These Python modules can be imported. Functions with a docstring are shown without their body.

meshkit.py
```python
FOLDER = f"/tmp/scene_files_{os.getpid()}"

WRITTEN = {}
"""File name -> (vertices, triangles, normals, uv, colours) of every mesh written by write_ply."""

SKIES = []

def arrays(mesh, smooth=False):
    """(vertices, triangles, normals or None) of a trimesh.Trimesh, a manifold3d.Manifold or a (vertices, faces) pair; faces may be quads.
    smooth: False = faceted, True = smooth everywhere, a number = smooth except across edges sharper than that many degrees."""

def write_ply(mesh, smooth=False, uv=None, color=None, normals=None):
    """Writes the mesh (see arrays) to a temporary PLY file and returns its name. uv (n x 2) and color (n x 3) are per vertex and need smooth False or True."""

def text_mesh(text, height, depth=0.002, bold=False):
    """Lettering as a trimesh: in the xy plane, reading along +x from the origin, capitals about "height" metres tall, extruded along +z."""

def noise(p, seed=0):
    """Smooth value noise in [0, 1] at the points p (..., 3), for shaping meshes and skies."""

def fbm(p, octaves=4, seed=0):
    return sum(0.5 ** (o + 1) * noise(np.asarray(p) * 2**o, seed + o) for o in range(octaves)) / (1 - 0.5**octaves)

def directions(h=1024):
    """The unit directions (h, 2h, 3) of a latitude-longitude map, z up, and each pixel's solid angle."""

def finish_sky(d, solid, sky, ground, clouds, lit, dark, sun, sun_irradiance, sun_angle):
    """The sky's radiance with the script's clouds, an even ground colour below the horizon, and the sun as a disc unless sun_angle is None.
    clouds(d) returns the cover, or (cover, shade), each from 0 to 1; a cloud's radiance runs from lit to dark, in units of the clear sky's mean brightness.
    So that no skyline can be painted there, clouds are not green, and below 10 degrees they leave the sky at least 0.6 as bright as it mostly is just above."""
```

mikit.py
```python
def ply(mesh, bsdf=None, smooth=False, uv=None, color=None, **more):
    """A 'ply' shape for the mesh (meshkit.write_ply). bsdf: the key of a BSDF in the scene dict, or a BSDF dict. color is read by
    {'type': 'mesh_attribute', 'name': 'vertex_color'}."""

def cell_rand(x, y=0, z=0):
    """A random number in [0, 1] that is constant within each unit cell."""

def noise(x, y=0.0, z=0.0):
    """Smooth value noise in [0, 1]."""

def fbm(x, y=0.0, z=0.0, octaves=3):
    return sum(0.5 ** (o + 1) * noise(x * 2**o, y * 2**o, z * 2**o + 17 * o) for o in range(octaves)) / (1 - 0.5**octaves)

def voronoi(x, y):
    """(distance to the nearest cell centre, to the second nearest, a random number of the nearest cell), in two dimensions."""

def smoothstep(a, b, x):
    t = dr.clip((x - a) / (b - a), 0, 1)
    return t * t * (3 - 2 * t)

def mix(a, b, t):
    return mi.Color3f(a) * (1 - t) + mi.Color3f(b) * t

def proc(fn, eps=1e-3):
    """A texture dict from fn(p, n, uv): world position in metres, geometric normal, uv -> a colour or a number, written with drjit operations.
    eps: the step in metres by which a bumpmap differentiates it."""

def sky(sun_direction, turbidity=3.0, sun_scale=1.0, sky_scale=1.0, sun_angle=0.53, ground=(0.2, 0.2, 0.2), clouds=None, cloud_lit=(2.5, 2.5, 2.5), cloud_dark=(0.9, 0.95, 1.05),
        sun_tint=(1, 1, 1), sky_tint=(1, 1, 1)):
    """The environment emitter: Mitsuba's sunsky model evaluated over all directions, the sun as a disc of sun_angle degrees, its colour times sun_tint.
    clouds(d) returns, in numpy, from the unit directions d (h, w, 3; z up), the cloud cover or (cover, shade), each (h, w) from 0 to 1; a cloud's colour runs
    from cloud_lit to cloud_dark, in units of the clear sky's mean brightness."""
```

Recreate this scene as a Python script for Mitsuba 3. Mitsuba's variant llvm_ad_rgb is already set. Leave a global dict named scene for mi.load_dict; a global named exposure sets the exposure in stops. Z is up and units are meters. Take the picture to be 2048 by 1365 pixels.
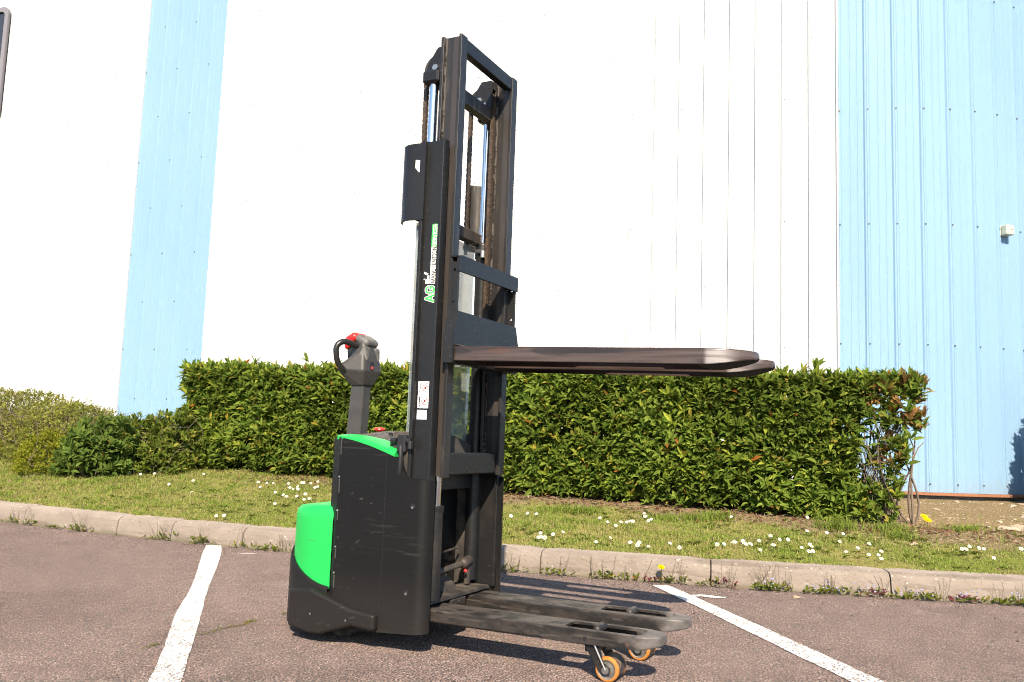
import math, random
import numpy as np, trimesh, mitsuba as mi, drjit as dr, mikit, meshkit, manifold3d as m3
from shapely.geometry import Polygon, box as sbox
from shapely import affinity
from mikit import noise, fbm, voronoi, smoothstep, mix, proc

# ---------------------------------------------------------------- camera, light, exposure
scene, labels = {}, {}
PITCH, ROLL, CAM_H, FOCAL = 0.1105, 0.0354, 0.8276, 1735.3
_f = np.array([0, math.cos(PITCH), math.sin(PITCH)]); _r = np.array([1.0, 0, 0]); _d = np.cross(_f, _r)
_up = -(math.sin(ROLL) * _r + math.cos(ROLL) * _d)
T = mi.ScalarTransform4f
scene['camera'] = {'type': 'perspective', 'fov': 2 * math.degrees(math.atan(1024 / FOCAL)), 'fov_axis': 'x', 'near_clip': 0.05, 'far_clip': 1000.0,
                   'to_world': T().look_at(origin=[0, 0, CAM_H], target=(np.array([0, 0, CAM_H]) + _f).tolist(), up=_up.tolist())}
scene['sky'] = mikit.sky((0.005, -1.33, 1.0), turbidity=3.0, ground=(0.17, 0.14, 0.12), sun_tint=(0.945, 1.0, 1.10))
exposure = 2.9
rng = np.random.default_rng(7)

# ---------------------------------------------------------------- helpers
def V(x): return np.asarray(x, float)
def rgb(*c): return {'type': 'rgb', 'value': list(c)}
def mat(key, color, rough=0.5, metallic=0.0, bump=None, bscale=0.001, spec=0.5, **kw):
    b = {'type': 'principled', 'base_color': color if isinstance(color, dict) else rgb(*color), 'roughness': rough, 'metallic': metallic, 'specular': spec, **kw}
    if bump is not None:
        b = {'type': 'bumpmap', 'arbitrary': bump, 'scale': bscale, 'bsdf': b}
    scene[key] = {'type': 'twosided', 'bsdf': b}
    return key
COUNT = {}
def number(key):
    n = COUNT.get(key, 0); COUNT[key] = n + 1
    return key if n == 0 else f'{key}_{n:03d}'
def obj(name, mesh, m, parent=None, smooth=False, label=None, kind=None, **kw):
    key = number(name if parent is None else parent + '__' + name)
    scene[key] = mikit.ply(mesh, m, smooth=smooth, **kw)
    d = {}
    if label: d['label'] = label
    if kind: d['kind'] = kind
    if d: labels[key] = {**labels.get(key, {}), **d}
    return key
def thing(name, label, category, group=None):
    key = number(name); labels[key] = {'label': label, 'category': category}
    if group: labels[key]['group'] = group
    return key
def tag(key, label, category, group=None):
    labels[key] = {'label': label, 'category': category}
    if group: labels[key]['group'] = group
def hull(pts): return trimesh.convex.convex_hull(V(pts))
def cbox(x0, x1, y0, y1, z0, z1, c=0.003):
    P = []
    for sx in (0, 1):
        for sy in (0, 1):
            for sz in (0, 1):
                p = V([(x0, x1)[sx], (y0, y1)[sy], (z0, z1)[sz]]); q = V([1 - 2 * sx, 1 - 2 * sy, 1 - 2 * sz]) * c
                for k in range(3):
                    e = p + q; e[k] = p[k]; P.append(e)
    return hull(P)
def cat(*ms): return trimesh.util.concatenate([m for m in ms])
def xf(mesh, A, t=(0, 0, 0)):
    m = mesh.copy(); m.vertices = m.vertices @ V(A).T + V(t)
    if np.linalg.det(V(A)) < 0: m.invert()
    return m
def extr(poly, h):
    poly = Polygon(poly) if not isinstance(poly, Polygon) else poly
    return trimesh.creation.extrude_polygon(poly, h, engine='earcut')
def ext_z(poly, z0, z1):
    m = extr(poly, z1 - z0); m.apply_translation([0, 0, z0]); return m
def ext_y(poly_xz, y0, y1):      # polygon in (x, z), extruded along y
    return xf(extr(poly_xz, y1 - y0), [[1, 0, 0], [0, 0, -1], [0, 1, 0]], [0, y1, 0])
def ext_x(poly_yz, x0, x1):      # polygon in (y, z), extruded along x
    return xf(extr(poly_yz, x1 - x0), [[0, 0, 1], [1, 0, 0], [0, 1, 0]], [x0, 0, 0])
def bev(extf, poly, a, b, c):
    """An extrusion with its two rims stepped in, so that they read as rounded."""
    P = Polygon(poly); out = [extf(P, a + c, b - c)]
    for k, e in ((0.35, 0.35), (1.0, 0.0)):
        q = P.buffer(-c * k, join_style='mitre')
        if q.geom_type == 'Polygon' and not q.is_empty: out.append(extf(q, a + c * e, b - c * e))
    return cat(*out)
def cyl(p0, p1, r, n=20, r1=None):
    p0, p1 = V(p0), V(p1)
    return tube([p0, p1], [r, r if r1 is None else r1], n, True)
def tube(pts, rad, n=10, caps=True):
    p = V(pts); rad = np.broadcast_to(V(rad), (len(p),))
    t = np.gradient(p, axis=0); t /= np.linalg.norm(t, axis=1, keepdims=True)
    a = np.cross(t[0], [0, 0, 1.0] if abs(t[0][2]) < 0.9 else [1.0, 0, 0]); a /= np.linalg.norm(a)
    vs = []; ang = np.arange(n) * 2 * np.pi / n
    for i in range(len(p)):
        a = a - t[i] * (a @ t[i]); a /= np.linalg.norm(a); b = np.cross(t[i], a)
        vs.append(p[i] + rad[i] * (np.cos(ang)[:, None] * a + np.sin(ang)[:, None] * b))
    v = np.vstack(vs); f = []
    for i in range(len(p) - 1):
        for j in range(n):
            k = (j + 1) % n
            f += [[i * n + j, i * n + k, (i + 1) * n + k], [i * n + j, (i + 1) * n + k, (i + 1) * n + j]]
    if caps:
        c0, c1 = len(v), len(v) + 1; v = np.vstack([v, p[0], p[-1]]); e = (len(p) - 1) * n
        for j in range(n):
            k = (j + 1) % n; f += [[c0, k, j], [c1, e + j, e + k]]
    return trimesh.Trimesh(v, f, process=False)
def smooth_path(pts, n=24):
    from scipy.interpolate import CubicSpline
    p = V(pts); s = np.r_[0, np.cumsum(np.linalg.norm(np.diff(p, axis=0), axis=1))]
    return CubicSpline(s, p)(np.linspace(0, s[-1], n))
def lathe(prof, axis_p, axis_d, n=32):
    """profile (r, h) turned round the axis"""
    d = V(axis_d) / np.linalg.norm(axis_d); a = np.cross(d, [0, 0, 1.0] if abs(d[2]) < 0.9 else [1.0, 0, 0]); a /= np.linalg.norm(a); b = np.cross(d, a)
    ang = np.arange(n) * 2 * np.pi / n; R = np.cos(ang)[:, None] * a + np.sin(ang)[:, None] * b
    v = np.vstack([V(axis_p) + d * h + max(r, 1e-5) * R for r, h in prof]); f = []
    for i in range(len(prof) - 1):
        for j in range(n):
            k = (j + 1) % n; f += [[i * n + j, i * n + k, (i + 1) * n + k], [i * n + j, (i + 1) * n + k, (i + 1) * n + j]]
    return trimesh.Trimesh(v, f, process=False)
def to_man(m):
    return m3.Manifold(m3.Mesh(vert_properties=np.asarray(m.vertices, np.float32), tri_verts=np.asarray(m.faces, np.uint32)))
def from_man(m):
    q = m.to_mesh(); return trimesh.Trimesh(q.vert_properties[:, :3], q.tri_verts, process=False)
def spheres(l, n=2):
    """hull of spheres (x, y, z, r)"""
    s = trimesh.creation.icosphere(n).vertices
    return hull(np.vstack([s * r + [x, y, z] for x, y, z, r in l]))

# ---------------------------------------------------------------- the lie of the land
KC = (0.0294, -0.2867, 5.5211)
def kerby(x):
    x = V(x); a = np.clip(x, -4.5, 3.2)
    return KC[0] * a * a + KC[1] * a + KC[2] + (2 * KC[0] * a + KC[1]) * (x - a)
def gz(x, y):
    x, y = V(x), V(y)
    return 0.138 + np.clip(0.06 - 0.0078 * x, 0.0235, 0.12) * np.maximum(0, y - kerby(x) - 0.2) * np.where(y > 16, np.maximum(0, 1 - (y - 16) / 60), 1)

# ---------------------------------------------------------------- materials of the setting
def f_asphalt(p, n, uv):
    a, b, r = voronoi(p.x * 125, p.y * 125)
    a2, b2, r2 = voronoi(p.x * 210 + 7, p.y * 210)
    stone = smoothstep(0.62, 0.25, a)
    lo = fbm(p.x * 0.9, p.y * 0.9, 3.0, 4); mid = fbm(p.x * 6, p.y * 6, 1.0, 3)
    red = mix((0.250, 0.172, 0.148), (0.140, 0.112, 0.104), smoothstep(0.35, 0.7, r))
    red = mix(red, (0.36, 0.305, 0.275), smoothstep(0.90, 0.94, r))
    red = mix(red, (0.05, 0.045, 0.045), smoothstep(0.16, 0.08, r2) * 0.8)
    c = mix(mi.Color3f(0.062, 0.049, 0.046), red, stone)
    a3, b3, r3_ = voronoi(p.x * 38 + 3, p.y * 38)
    a4, b4, r4 = voronoi(p.x * 17 + 1, p.y * 17)
    red = red * (0.52 + 0.56 * r3_ + 0.42 * r4)
    # sealed crack with moss, and pale scuffs
    cx = p.x - (-1.36); cy = p.y - 3.335; t = cx * 0.491 + cy * 0.871
    off = cx * 0.871 - cy * 0.491 + (fbm(t * 6, 2.0, 0.0, 4) - 0.5) * 0.14 + 0.06 * (t - 0.35) * (t - 0.35) - 0.01
    crack = smoothstep(0.006, 0.002, dr.abs(off)) * smoothstep(-1.2, -0.8, t) * smoothstep(1.2, 0.9, t) * smoothstep(0.25, 0.5, noise(t * 9, 5.0))
    c = c * (0.56 + 0.34 * lo + 0.26 * mid + 0.32 * fbm(p.x * 21, p.y * 15, 4.0, 2))
    stain = smoothstep(0.66, 0.76, fbm(p.x * 1.7 + 8, p.y * 1.7, 5.0, 3)); c = c * (1 - 0.16 * stain)
    c = mix(c, (0.045, 0.040, 0.032), crack * 0.45)
    sc = smoothstep(0.73, 0.82, fbm(p.x * 7 + 3, p.y * 22, 9.0, 3)) * 0.22
    return mix(c, (0.26, 0.22, 0.2), sc)
def b_asphalt(p, n, uv):
    a, b, r = voronoi(p.x * 125, p.y * 125)
    return smoothstep(0.75, 0.2, a) * (0.5 + 0.5 * r)
mat('m_asphalt', proc(f_asphalt), 0.85, bump=proc(b_asphalt, 0.001), bscale=0.005, spec=0.3)
def f_line(p, n, uv):
    a, b, r = voronoi(p.x * 85, p.y * 85)
    w = fbm(p.x * 22, p.y * 22, 0.0, 4)
    hole = smoothstep(0.52, 0.60, a + 0.75 * (w - 0.5) + 0.06 * dr.clip(4.0 - p.y, -1, 1))
    base = mix((0.50, 0.485, 0.465), (0.62, 0.61, 0.595), w)
    return mix(base, f_asphalt(p, n, uv), hole * 0.9)
mat('m_line', proc(f_line), 0.7, bump=proc(b_asphalt, 0.001), bscale=0.003)
def f_kerb(p, n, uv):
    w = fbm(p.x * 9, p.y * 9, p.z * 9, 4); q = fbm(p.x * 60, p.y * 60, p.z * 60, 2); s = fbm(p.x * 3, p.y * 3, p.z * 30, 3)
    c = mix((0.165, 0.134, 0.110), (0.255, 0.215, 0.182), w)
    c = mix(c, (0.12, 0.095, 0.075), smoothstep(0.58, 0.75, s) * 0.55)
    c = mix(c, (0.40, 0.36, 0.32), smoothstep(0.76, 0.82, q) * 0.8)
    c = mix(c, (0.10, 0.085, 0.07), smoothstep(0.28, 0.2, q) * 0.6)
    return mix(c, (0.11, 0.10, 0.06), smoothstep(0.035, 0.0, p.z + 0.04 * (w - 0.5)) * 0.7)
mat('m_kerb', proc(f_kerb), 0.9, bump=proc(lambda p, n, uv: fbm(p.x * 70, p.y * 70, p.z * 70, 3), 0.002), bscale=0.006)
def f_verge(p, n, uv):
    w = fbm(p.x * 2.2, p.y * 2.2, 0.0, 4); q = fbm(p.x * 24, p.y * 24, 2.0, 3); h = fbm(p.x * 90, p.y * 90, 2.0, 2)
    c = mix((0.105, 0.112, 0.022), (0.185, 0.160, 0.062), q)
    c = mix(c, (0.10, 0.12, 0.022), smoothstep(0.45, 0.65, w))
    soil = mix((0.105, 0.072, 0.046), (0.20, 0.140, 0.092), h)
    line = (p.y - (8.30 - 0.395 * p.x)) + (w - 0.5) * 1.1     # bare litter strip along and under the hedge
    bare = smoothstep(-0.75, -0.35, line) * smoothstep(-2.2, -1.0, p.x + 0.8 * w)
    bare = dr.maximum(bare, smoothstep(2.6, 3.6, p.x + 1.6 * (w - 0.5) + 0.45 * (p.y - 6.6)) * smoothstep(5.7, 6.6, p.y + (q - 0.5)) * 0.75)
    return mix(c, soil, bare * (0.55 + 0.45 * h)) * (0.65 + 0.7 * h)
mat('m_verge', proc(f_verge), 0.95, bump=proc(lambda p, n, uv: fbm(p.x * 45, p.y * 45, 0.0, 4), 0.003), bscale=0.03, spec=0.15)

# ---------------------------------------------------------------- ground, kerb, lines
def grid(xs, ys, zf):
    X, Y = np.meshgrid(xs, ys); v = np.stack([X, Y, zf(X, Y)], -1).reshape(-1, 3); w = len(xs); f = []
    i, j = np.meshgrid(np.arange(len(ys) - 1), np.arange(w - 1), indexing='ij'); a = (i * w + j).ravel()
    return trimesh.Trimesh(v, np.vstack([np.stack([a, a + 1, a + w + 1], 1), np.stack([a, a + w + 1, a + w], 1)]), process=False)
obj('asphalt', grid(np.array([-300, -12, -6, 0, 6, 12, 300.0]), np.array([-300, -12, 0, 3, 6, 9, 300.0]), lambda X, Y: X * 0), 'm_asphalt', label='reddish brown coarse asphalt of the car park', kind='structure')
def verge_mesh():
    xs = np.r_[-300, -40, np.arange(-14, 12.01, 0.1), 40, 300]; ts = np.r_[np.linspace(0, 3.2, 46) ** 1.0, 3.6, 4.2, 5, 6, 8, 11, 20, 60, 300]
    X, Tt = np.meshgrid(xs, ts); Y = kerby(X) + 0.205 + Tt
    Y = np.where(np.abs(X) > 30, np.maximum(Y, -300), Y)
    Z = gz(X, Y); near = np.exp(-Tt / 2.0)
    Z = Z + (meshkit.fbm(np.stack([X * 2.5, Y * 2.5, X * 0], -1), 4) - 0.5) * 0.055 * np.minimum(1, Tt * 2.5) * (np.abs(X) < 30)
    Z[0] -= 0.02
    v = np.stack([X, Y, Z], -1).reshape(-1, 3); w = len(xs)
    i, j = np.meshgrid(np.arange(len(ts) - 1), np.arange(w - 1), indexing='ij'); a = (i * w + j).ravel()
    return trimesh.Trimesh(v, np.vstack([np.stack([a, a + 1, a + w + 1], 1), np.stack([a, a + w + 1, a + w], 1)]), process=False)
VERGE = verge_mesh()
obj('grass_verge', VERGE, 'm_verge', smooth=True, label='mossy sloping verge between kerb and warehouse', kind='structure')
from scipy.interpolate import RegularGridInterpolator
def vz(x, y):       # height of the verge with its bumps
    x, y = V(x), V(y); t = y - kerby(x) - 0.205
    return gz(x, y) + (meshkit.fbm(np.stack([x * 2.5, y * 2.5, x * 0], -1), 4) - 0.5) * 0.055 * np.clip(t * 2.5, 0, 1)

kerb = thing('kerb', 'weathered buff concrete kerb between asphalt and grass verge', 'kerb')
KPROF = [(0.0, -0.02), (0.006, 0.05), (0.016, 0.105), (0.032, 0.128), (0.055, 0.140), (0.10, 0.1425), (0.205, 0.1405), (0.205, -0.02)]
def kerb_stone(x0, x1, tone):
    xs = np.linspace(x0, x1, max(3, int((x1 - x0) / 0.08)))
    y = kerby(xs); dy = np.gradient(y, xs); nrm = np.stack([-dy, np.ones_like(dy)], 1); nrm /= np.linalg.norm(nrm, axis=1, keepdims=True)
    rows = []
    for i, x in enumerate(xs):
        e = 0.006 if i in (0, len(xs) - 1) else 0.0
        for (o, z) in KPROF:
            o2 = o + e if o < 0.2 else o
            q = (meshkit.noise(V([x * 14 + tone, o * 40, z * 40])) - 0.5) * 0.007
            rows.append([x + nrm[i, 0] * (o2 + q), y[i] + nrm[i, 1] * (o2 + q), z - (e if z > 0.03 else 0) + q * 0.5])
    k = len(KPROF); v = V(rows); f = []
    for i in range(len(xs) - 1):
        for j in range(k):
            m = (j + 1) % k; f += [[i * k + j, i * k + m, (i + 1) * k + m], [i * k + j, (i + 1) * k + m, (i + 1) * k + j]]
    for j in range(1, k - 1):
        f += [[0, j + 1, j], [(len(xs) - 1) * k, (len(xs) - 1) * k + j, (len(xs) - 1) * k + j + 1]]
    m = trimesh.Trimesh(v, f, process=False); m.invert(); return m
joints = [-14, -13, -12, -11, -10, -9, -8, -7, -6, -5.0, -3.86, -2.91, -2.42, -1.83, -1.1, -0.4, 0.22, 1.217, 2.20, 3.19, 4.18, 5.17, 6.16, 7.15, 8.14, 10, 12]
for a, b in zip(joints[:-1], joints[1:]):
    obj('kerb_stone', kerb_stone(a + 0.004, b - 0.004, a * 3), 'm_kerb', kerb, smooth=50)

def strip(left, right, z=0.004):
    n = len(left); v = np.vstack([np.c_[left, np.full(n, z)], np.c_[right, np.full(n, z)]]); f = []
    for i in range(n - 1): f += [[i, i + 1, n + i + 1], [i, n + i + 1, n + i]]
    m = trimesh.Trimesh(v, f, process=False)
    if m.face_normals[0][2] < 0: m.invert()
    return m
def wobble(p, amp, seed):
    p = smooth_path(p, 90); return p + np.c_[(meshkit.fbm(np.c_[p * 9, np.full(len(p), seed)], 3, seed) - 0.5) * amp, np.zeros(len(p))]
L1 = wobble([(-2.085, 6.20), (-1.777, 5.158), (-1.555, 4.397), (-1.42, 3.882), (-1.274, 3.402), (-1.137, 2.913), (-1.0, 2.2), (-0.85, 1.0)], 0.010, 1)
R1 = wobble([(-1.985, 6.20), (-1.677, 5.181), (-1.431, 4.288), (-1.30, 3.85), (-1.175, 3.41), (-1.035, 2.926), (-0.89, 2.2), (-0.75, 1.0)], 0.010, 2)
obj('parking_line', strip(L1, R1), 'm_line', label='worn white parking line with wavy edges left of the stacker', kind='structure')
L2 = wobble([(0.863, 5.16), (1.06, 4.20), (1.251, 3.213), (1.45, 2.2), (1.7, 1.0)], 0.012, 3)
R2 = wobble([(0.962, 5.17), (1.175, 4.20), (1.374, 3.229), (1.58, 2.2), (1.83, 1.0)], 0.012, 4)
obj('parking_line', strip(L2, R2), 'm_line', label='straight white parking line right of the fork tips', kind='structure')
def blot(cx, cy, rx, ry, seed, z=0.0035):
    a = np.arange(26) / 26 * 2 * np.pi; r = 0.55 + 0.9 * meshkit.noise(np.c_[np.cos(a) * 2.2, np.sin(a) * 2.2, np.full(26, seed * 3.3)], seed)
    v = np.vstack([[cx, cy, z], np.c_[cx + rx * r * np.cos(a), cy + ry * r * np.sin(a), np.full(26, z)]])
    return trimesh.Trimesh(v, [[0, i + 1, (i + 1) % 26 + 1] for i in range(26)], process=False)
obj('paint_mark', cat(blot(1.10, 4.87, 0.05, 0.03, 1), blot(1.17, 4.84, 0.05, 0.025, 2), blot(1.05, 4.86, 0.02, 0.02, 3)), 'm_line', label='splash of white paint beside the right parking line', kind='structure')
obj('paint_mark', blot(-1.70, 5.87, 0.06, 0.016, 5), 'm_line', label='short dash of white paint beside the left parking line', kind='structure')

# ---------------------------------------------------------------- the warehouse
def f_white(p, n, uv):
    w = fbm(p.x * 3, p.y * 3, p.z * 0.25, 3); q = fbm(p.x * 26, p.y * 26, p.z * 0.5, 3)
    return mix((0.58, 0.585, 0.59), (0.50, 0.505, 0.51), 0.5 * w + 0.5 * q)
def f_blue(p, n, uv):
    w = fbm(p.x * 1.4, p.y * 1.4, p.z * 0.5, 4); q = fbm(p.x * 30, p.y * 30, p.z * 0.45, 3)
    c = mix((0.180, 0.302, 0.450), (0.208, 0.336, 0.482), w)
    c = mix(c, (0.225, 0.345, 0.48), smoothstep(0.5, 0.8, q) * 0.15)
    return mix(c, (0.20, 0.24, 0.27), smoothstep(0.62, 0.3, p.z + 0.25 * (q - 0.5)) * 0.35)
mat('m_white_sheet', proc(f_white), 0.6, spec=0.25, bump=proc(lambda p, n, uv: fbm(p.x * 2.5, p.y * 2.5, p.z * 1.1, 2), 0.01), bscale=0.010)
mat('m_blue_sheet', proc(f_blue), 0.6, spec=0.25, bump=proc(lambda p, n, uv: fbm(p.x * 2.5, p.y * 2.5, p.z * 1.1, 2), 0.01), bscale=0.010)
mat('m_rust', proc(lambda p, n, uv: mix((0.30, 0.125, 0.06), (0.22, 0.10, 0.06), fbm(p.x * 8, p.y * 8, p.z * 20, 3))), 0.8)
mat('m_screw', (0.07, 0.08, 0.095), 0.5)
mat('m_concrete', proc(lambda p, n, uv: mix((0.20, 0.18, 0.16), (0.30, 0.27, 0.24), fbm(p.x * 5, p.y * 5, p.z * 5, 4))), 0.9)
PITCHW, N0, N1, BASE, EAVE = 0.333, -58, 26, 0.352, 10.4
def wall_nodes():
    h0, x, y = 0.356, 4.0567, 10.663
    out = {0: (x, y, h0)}
    px, py = x, y
    for n in range(1, N1 + 1):
        for k in range(20):
            s = (n - 1 + (k + .5) / 20) * PITCHW; h = max(h0 - 0.321 * s, h0 - math.pi / 2)
            px += math.cos(h) * PITCHW / 20; py -= math.sin(h) * PITCHW / 20
        out[n] = (px, py, max(h0 - 0.321 * n * PITCHW, h0 - math.pi / 2))
    for n in range(N0, 0):
        out[n] = (x + math.cos(h0) * PITCHW * n, y - math.sin(h0) * PITCHW * n, h0)
    return out
WN = wall_nodes()
ware = thing('warehouse', 'warehouse of white ribbed metal cladding with pale blue vertical bands', 'building')
def sheet(n, g=0.0012, dp=0.046):
    """one ribbed sheet, rib at its left edge: a closed profile in plan, extruded upwards"""
    (x0, y0, h0), (x1, y1, h1) = WN[n], WN[n + 1]
    d = V([x1 - x0, y1 - y0]); L = np.linalg.norm(d); d /= L; o = V([-d[1], d[0]]) * -1      # o: outwards, towards the car park
    q = [(g, dp), (0.022, dp), (0.022 + (0.011 if g > .001 else .018), 0.0), (0.118, 0.0), (0.122, -0.0035), (0.134, -0.0035), (0.138, 0.0), (0.205, 0.0), (0.209, -0.0035), (0.221, -0.0035), (0.225, 0.0),
         (L - 0.022 - (0.011 if g > .001 else .018), 0.0), (L - 0.022, dp), (L - g, dp), (L - g, -0.06), (g, -0.06)]
    P = [V([x0, y0]) + d * a + o * b for a, b in q]
    top = EAVE
    return ext_z(P[::-1] if Polygon(P).exterior.is_ccw is False else P, BASE, top)
screws = []
for n in range(N0, N1):
    blue = (-34 <= n <= -30) or (0 <= n <= 13)
    k = obj('cladding_sheet', sheet(n, 0.0004 if blue else 0.0014, 0.018 if blue else 0.046), 'm_blue_sheet' if blue else 'm_white_sheet', ware)
    x, y, h = WN[n]; o = V([-math.sin(h), -math.cos(h)])
    zs = [0.45, 2.12, 3.62, 5.10, 6.6, 8.1, 9.6] if n >= 0 else [0.45 + (0.8 if n % 2 else 0) + 1.62 * j for j in range(6)]
    for z in zs:
        c = V([x + 0.013 * math.cos(h) + o[0] * (0.018 if blue else 0.046), y - 0.013 * math.sin(h) + o[1] * (0.018 if blue else 0.046), z])
        screws.append(cyl(c, c + np.r_[o, 0] * 0.008, 0.0115 if blue else 0.0065, 6))
obj('cladding_screw', cat(*screws), 'm_screw', ware, kind='stuff')
rail, plinth = [], []
for n in range(N0, N1):
    (x0, y0, h0), (x1, y1, h1) = WN[n], WN[n + 1]
    d = V([x1 - x0, y1 - y0]); L = np.linalg.norm(d); d /= L; o = V([d[1], -d[0]])
    A = [[d[0], o[0], 0], [d[1], o[1], 0], [0, 0, 1]]
    rail.append(xf(cbox(-0.002, L + 0.002, -0.055, 0.042, BASE - 0.036, BASE - 0.003, 0.003), A, [x0, y0, 0]))
    plinth.append(xf(cbox(-0.002, L + 0.002, -0.30, -0.07, -0.5, BASE - 0.038, 0.003), A, [x0, y0, 0]))
obj('base_rail', cat(*rail), 'm_rust', ware, label='rusty drip rail along the foot of the cladding')
obj('plinth', cat(*plinth), 'm_concrete', ware)
back = [(WN[N1][0] + 1.5, 60), (WN[N0][0], 60)]
roofpoly = Polygon([(WN[n][0], WN[n][1]) for n in range(N0, N1 + 1)] + back).buffer(-0.04)
obj('roof', ext_z(roofpoly, EAVE - 0.25, EAVE + 0.05), 'm_white_sheet', ware)
# window with a rubber seal, high on the far left
def on_wall(n, z, out=0.0):
    i = int(math.floor(n)); t = n - i
    x = WN[i][0] * (1 - t) + WN[i + 1][0] * t; y = WN[i][1] * (1 - t) + WN[i + 1][1] * t; h = WN[i][2]
    return V([x - math.sin(h) * out, y - math.cos(h) * out, z])
def wall_frame(n):
    h = WN[int(math.floor(n))][2]
    return V([[math.cos(h), -math.sin(h), 0], [-math.sin(h), -math.cos(h), 0], [0, 0, 1]]).T     # columns: along, outwards, up
mat('m_seal', (0.18, 0.17, 0.19), 0.5)
mat('m_darkglass', (0.03, 0.035, 0.045), 0.08)
win = 'warehouse__window'
def rrect(x0, x1, z0, z1, r): return Polygon([(x0 + r, z0 + r), (x1 - r, z0 + r), (x1 - r, z1 - r), (x0 + r, z1 - r)]).buffer(r)
A = wall_frame(-47); c = on_wall(-44.15, 0, 0.05)
outer = rrect(-1.5, 0.0, 6.45, 8.62, 0.14); inner = rrect(-1.41, -0.09, 6.54, 8.53, 0.09)
obj('window_frame', xf(ext_y(outer.difference(inner), 0.0, 0.05), A, c), 'm_seal', ware, label='rounded grey window seal at the top left')
obj('pane', xf(ext_y(inner.buffer(0.01), 0.004, 0.012), A, c), 'm_darkglass', ware + '__window_frame')
# small box on the wall
mat('m_box', (0.42, 0.44, 0.36), 0.5)
A = wall_frame(6); c = on_wall(6.22, 3.60, 0.0)
wb = thing('wall_box', 'small square cream junction box on the blue cladding', 'junction box')
obj('cover', xf(cbox(-0.062, 0.062, 0.035, 0.12, -0.062, 0.062, 0.008), A, c), 'm_box', wb)
obj('base', xf(cbox(-0.066, 0.066, 0.002, 0.033, -0.066, 0.066, 0.004), A, c), 'm_box', wb)
obj('badge', xf(cbox(0.01, 0.04, 0.121, 0.123, -0.008, 0.008, 0.0005), A, c), 'm_seal', wb)

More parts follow.
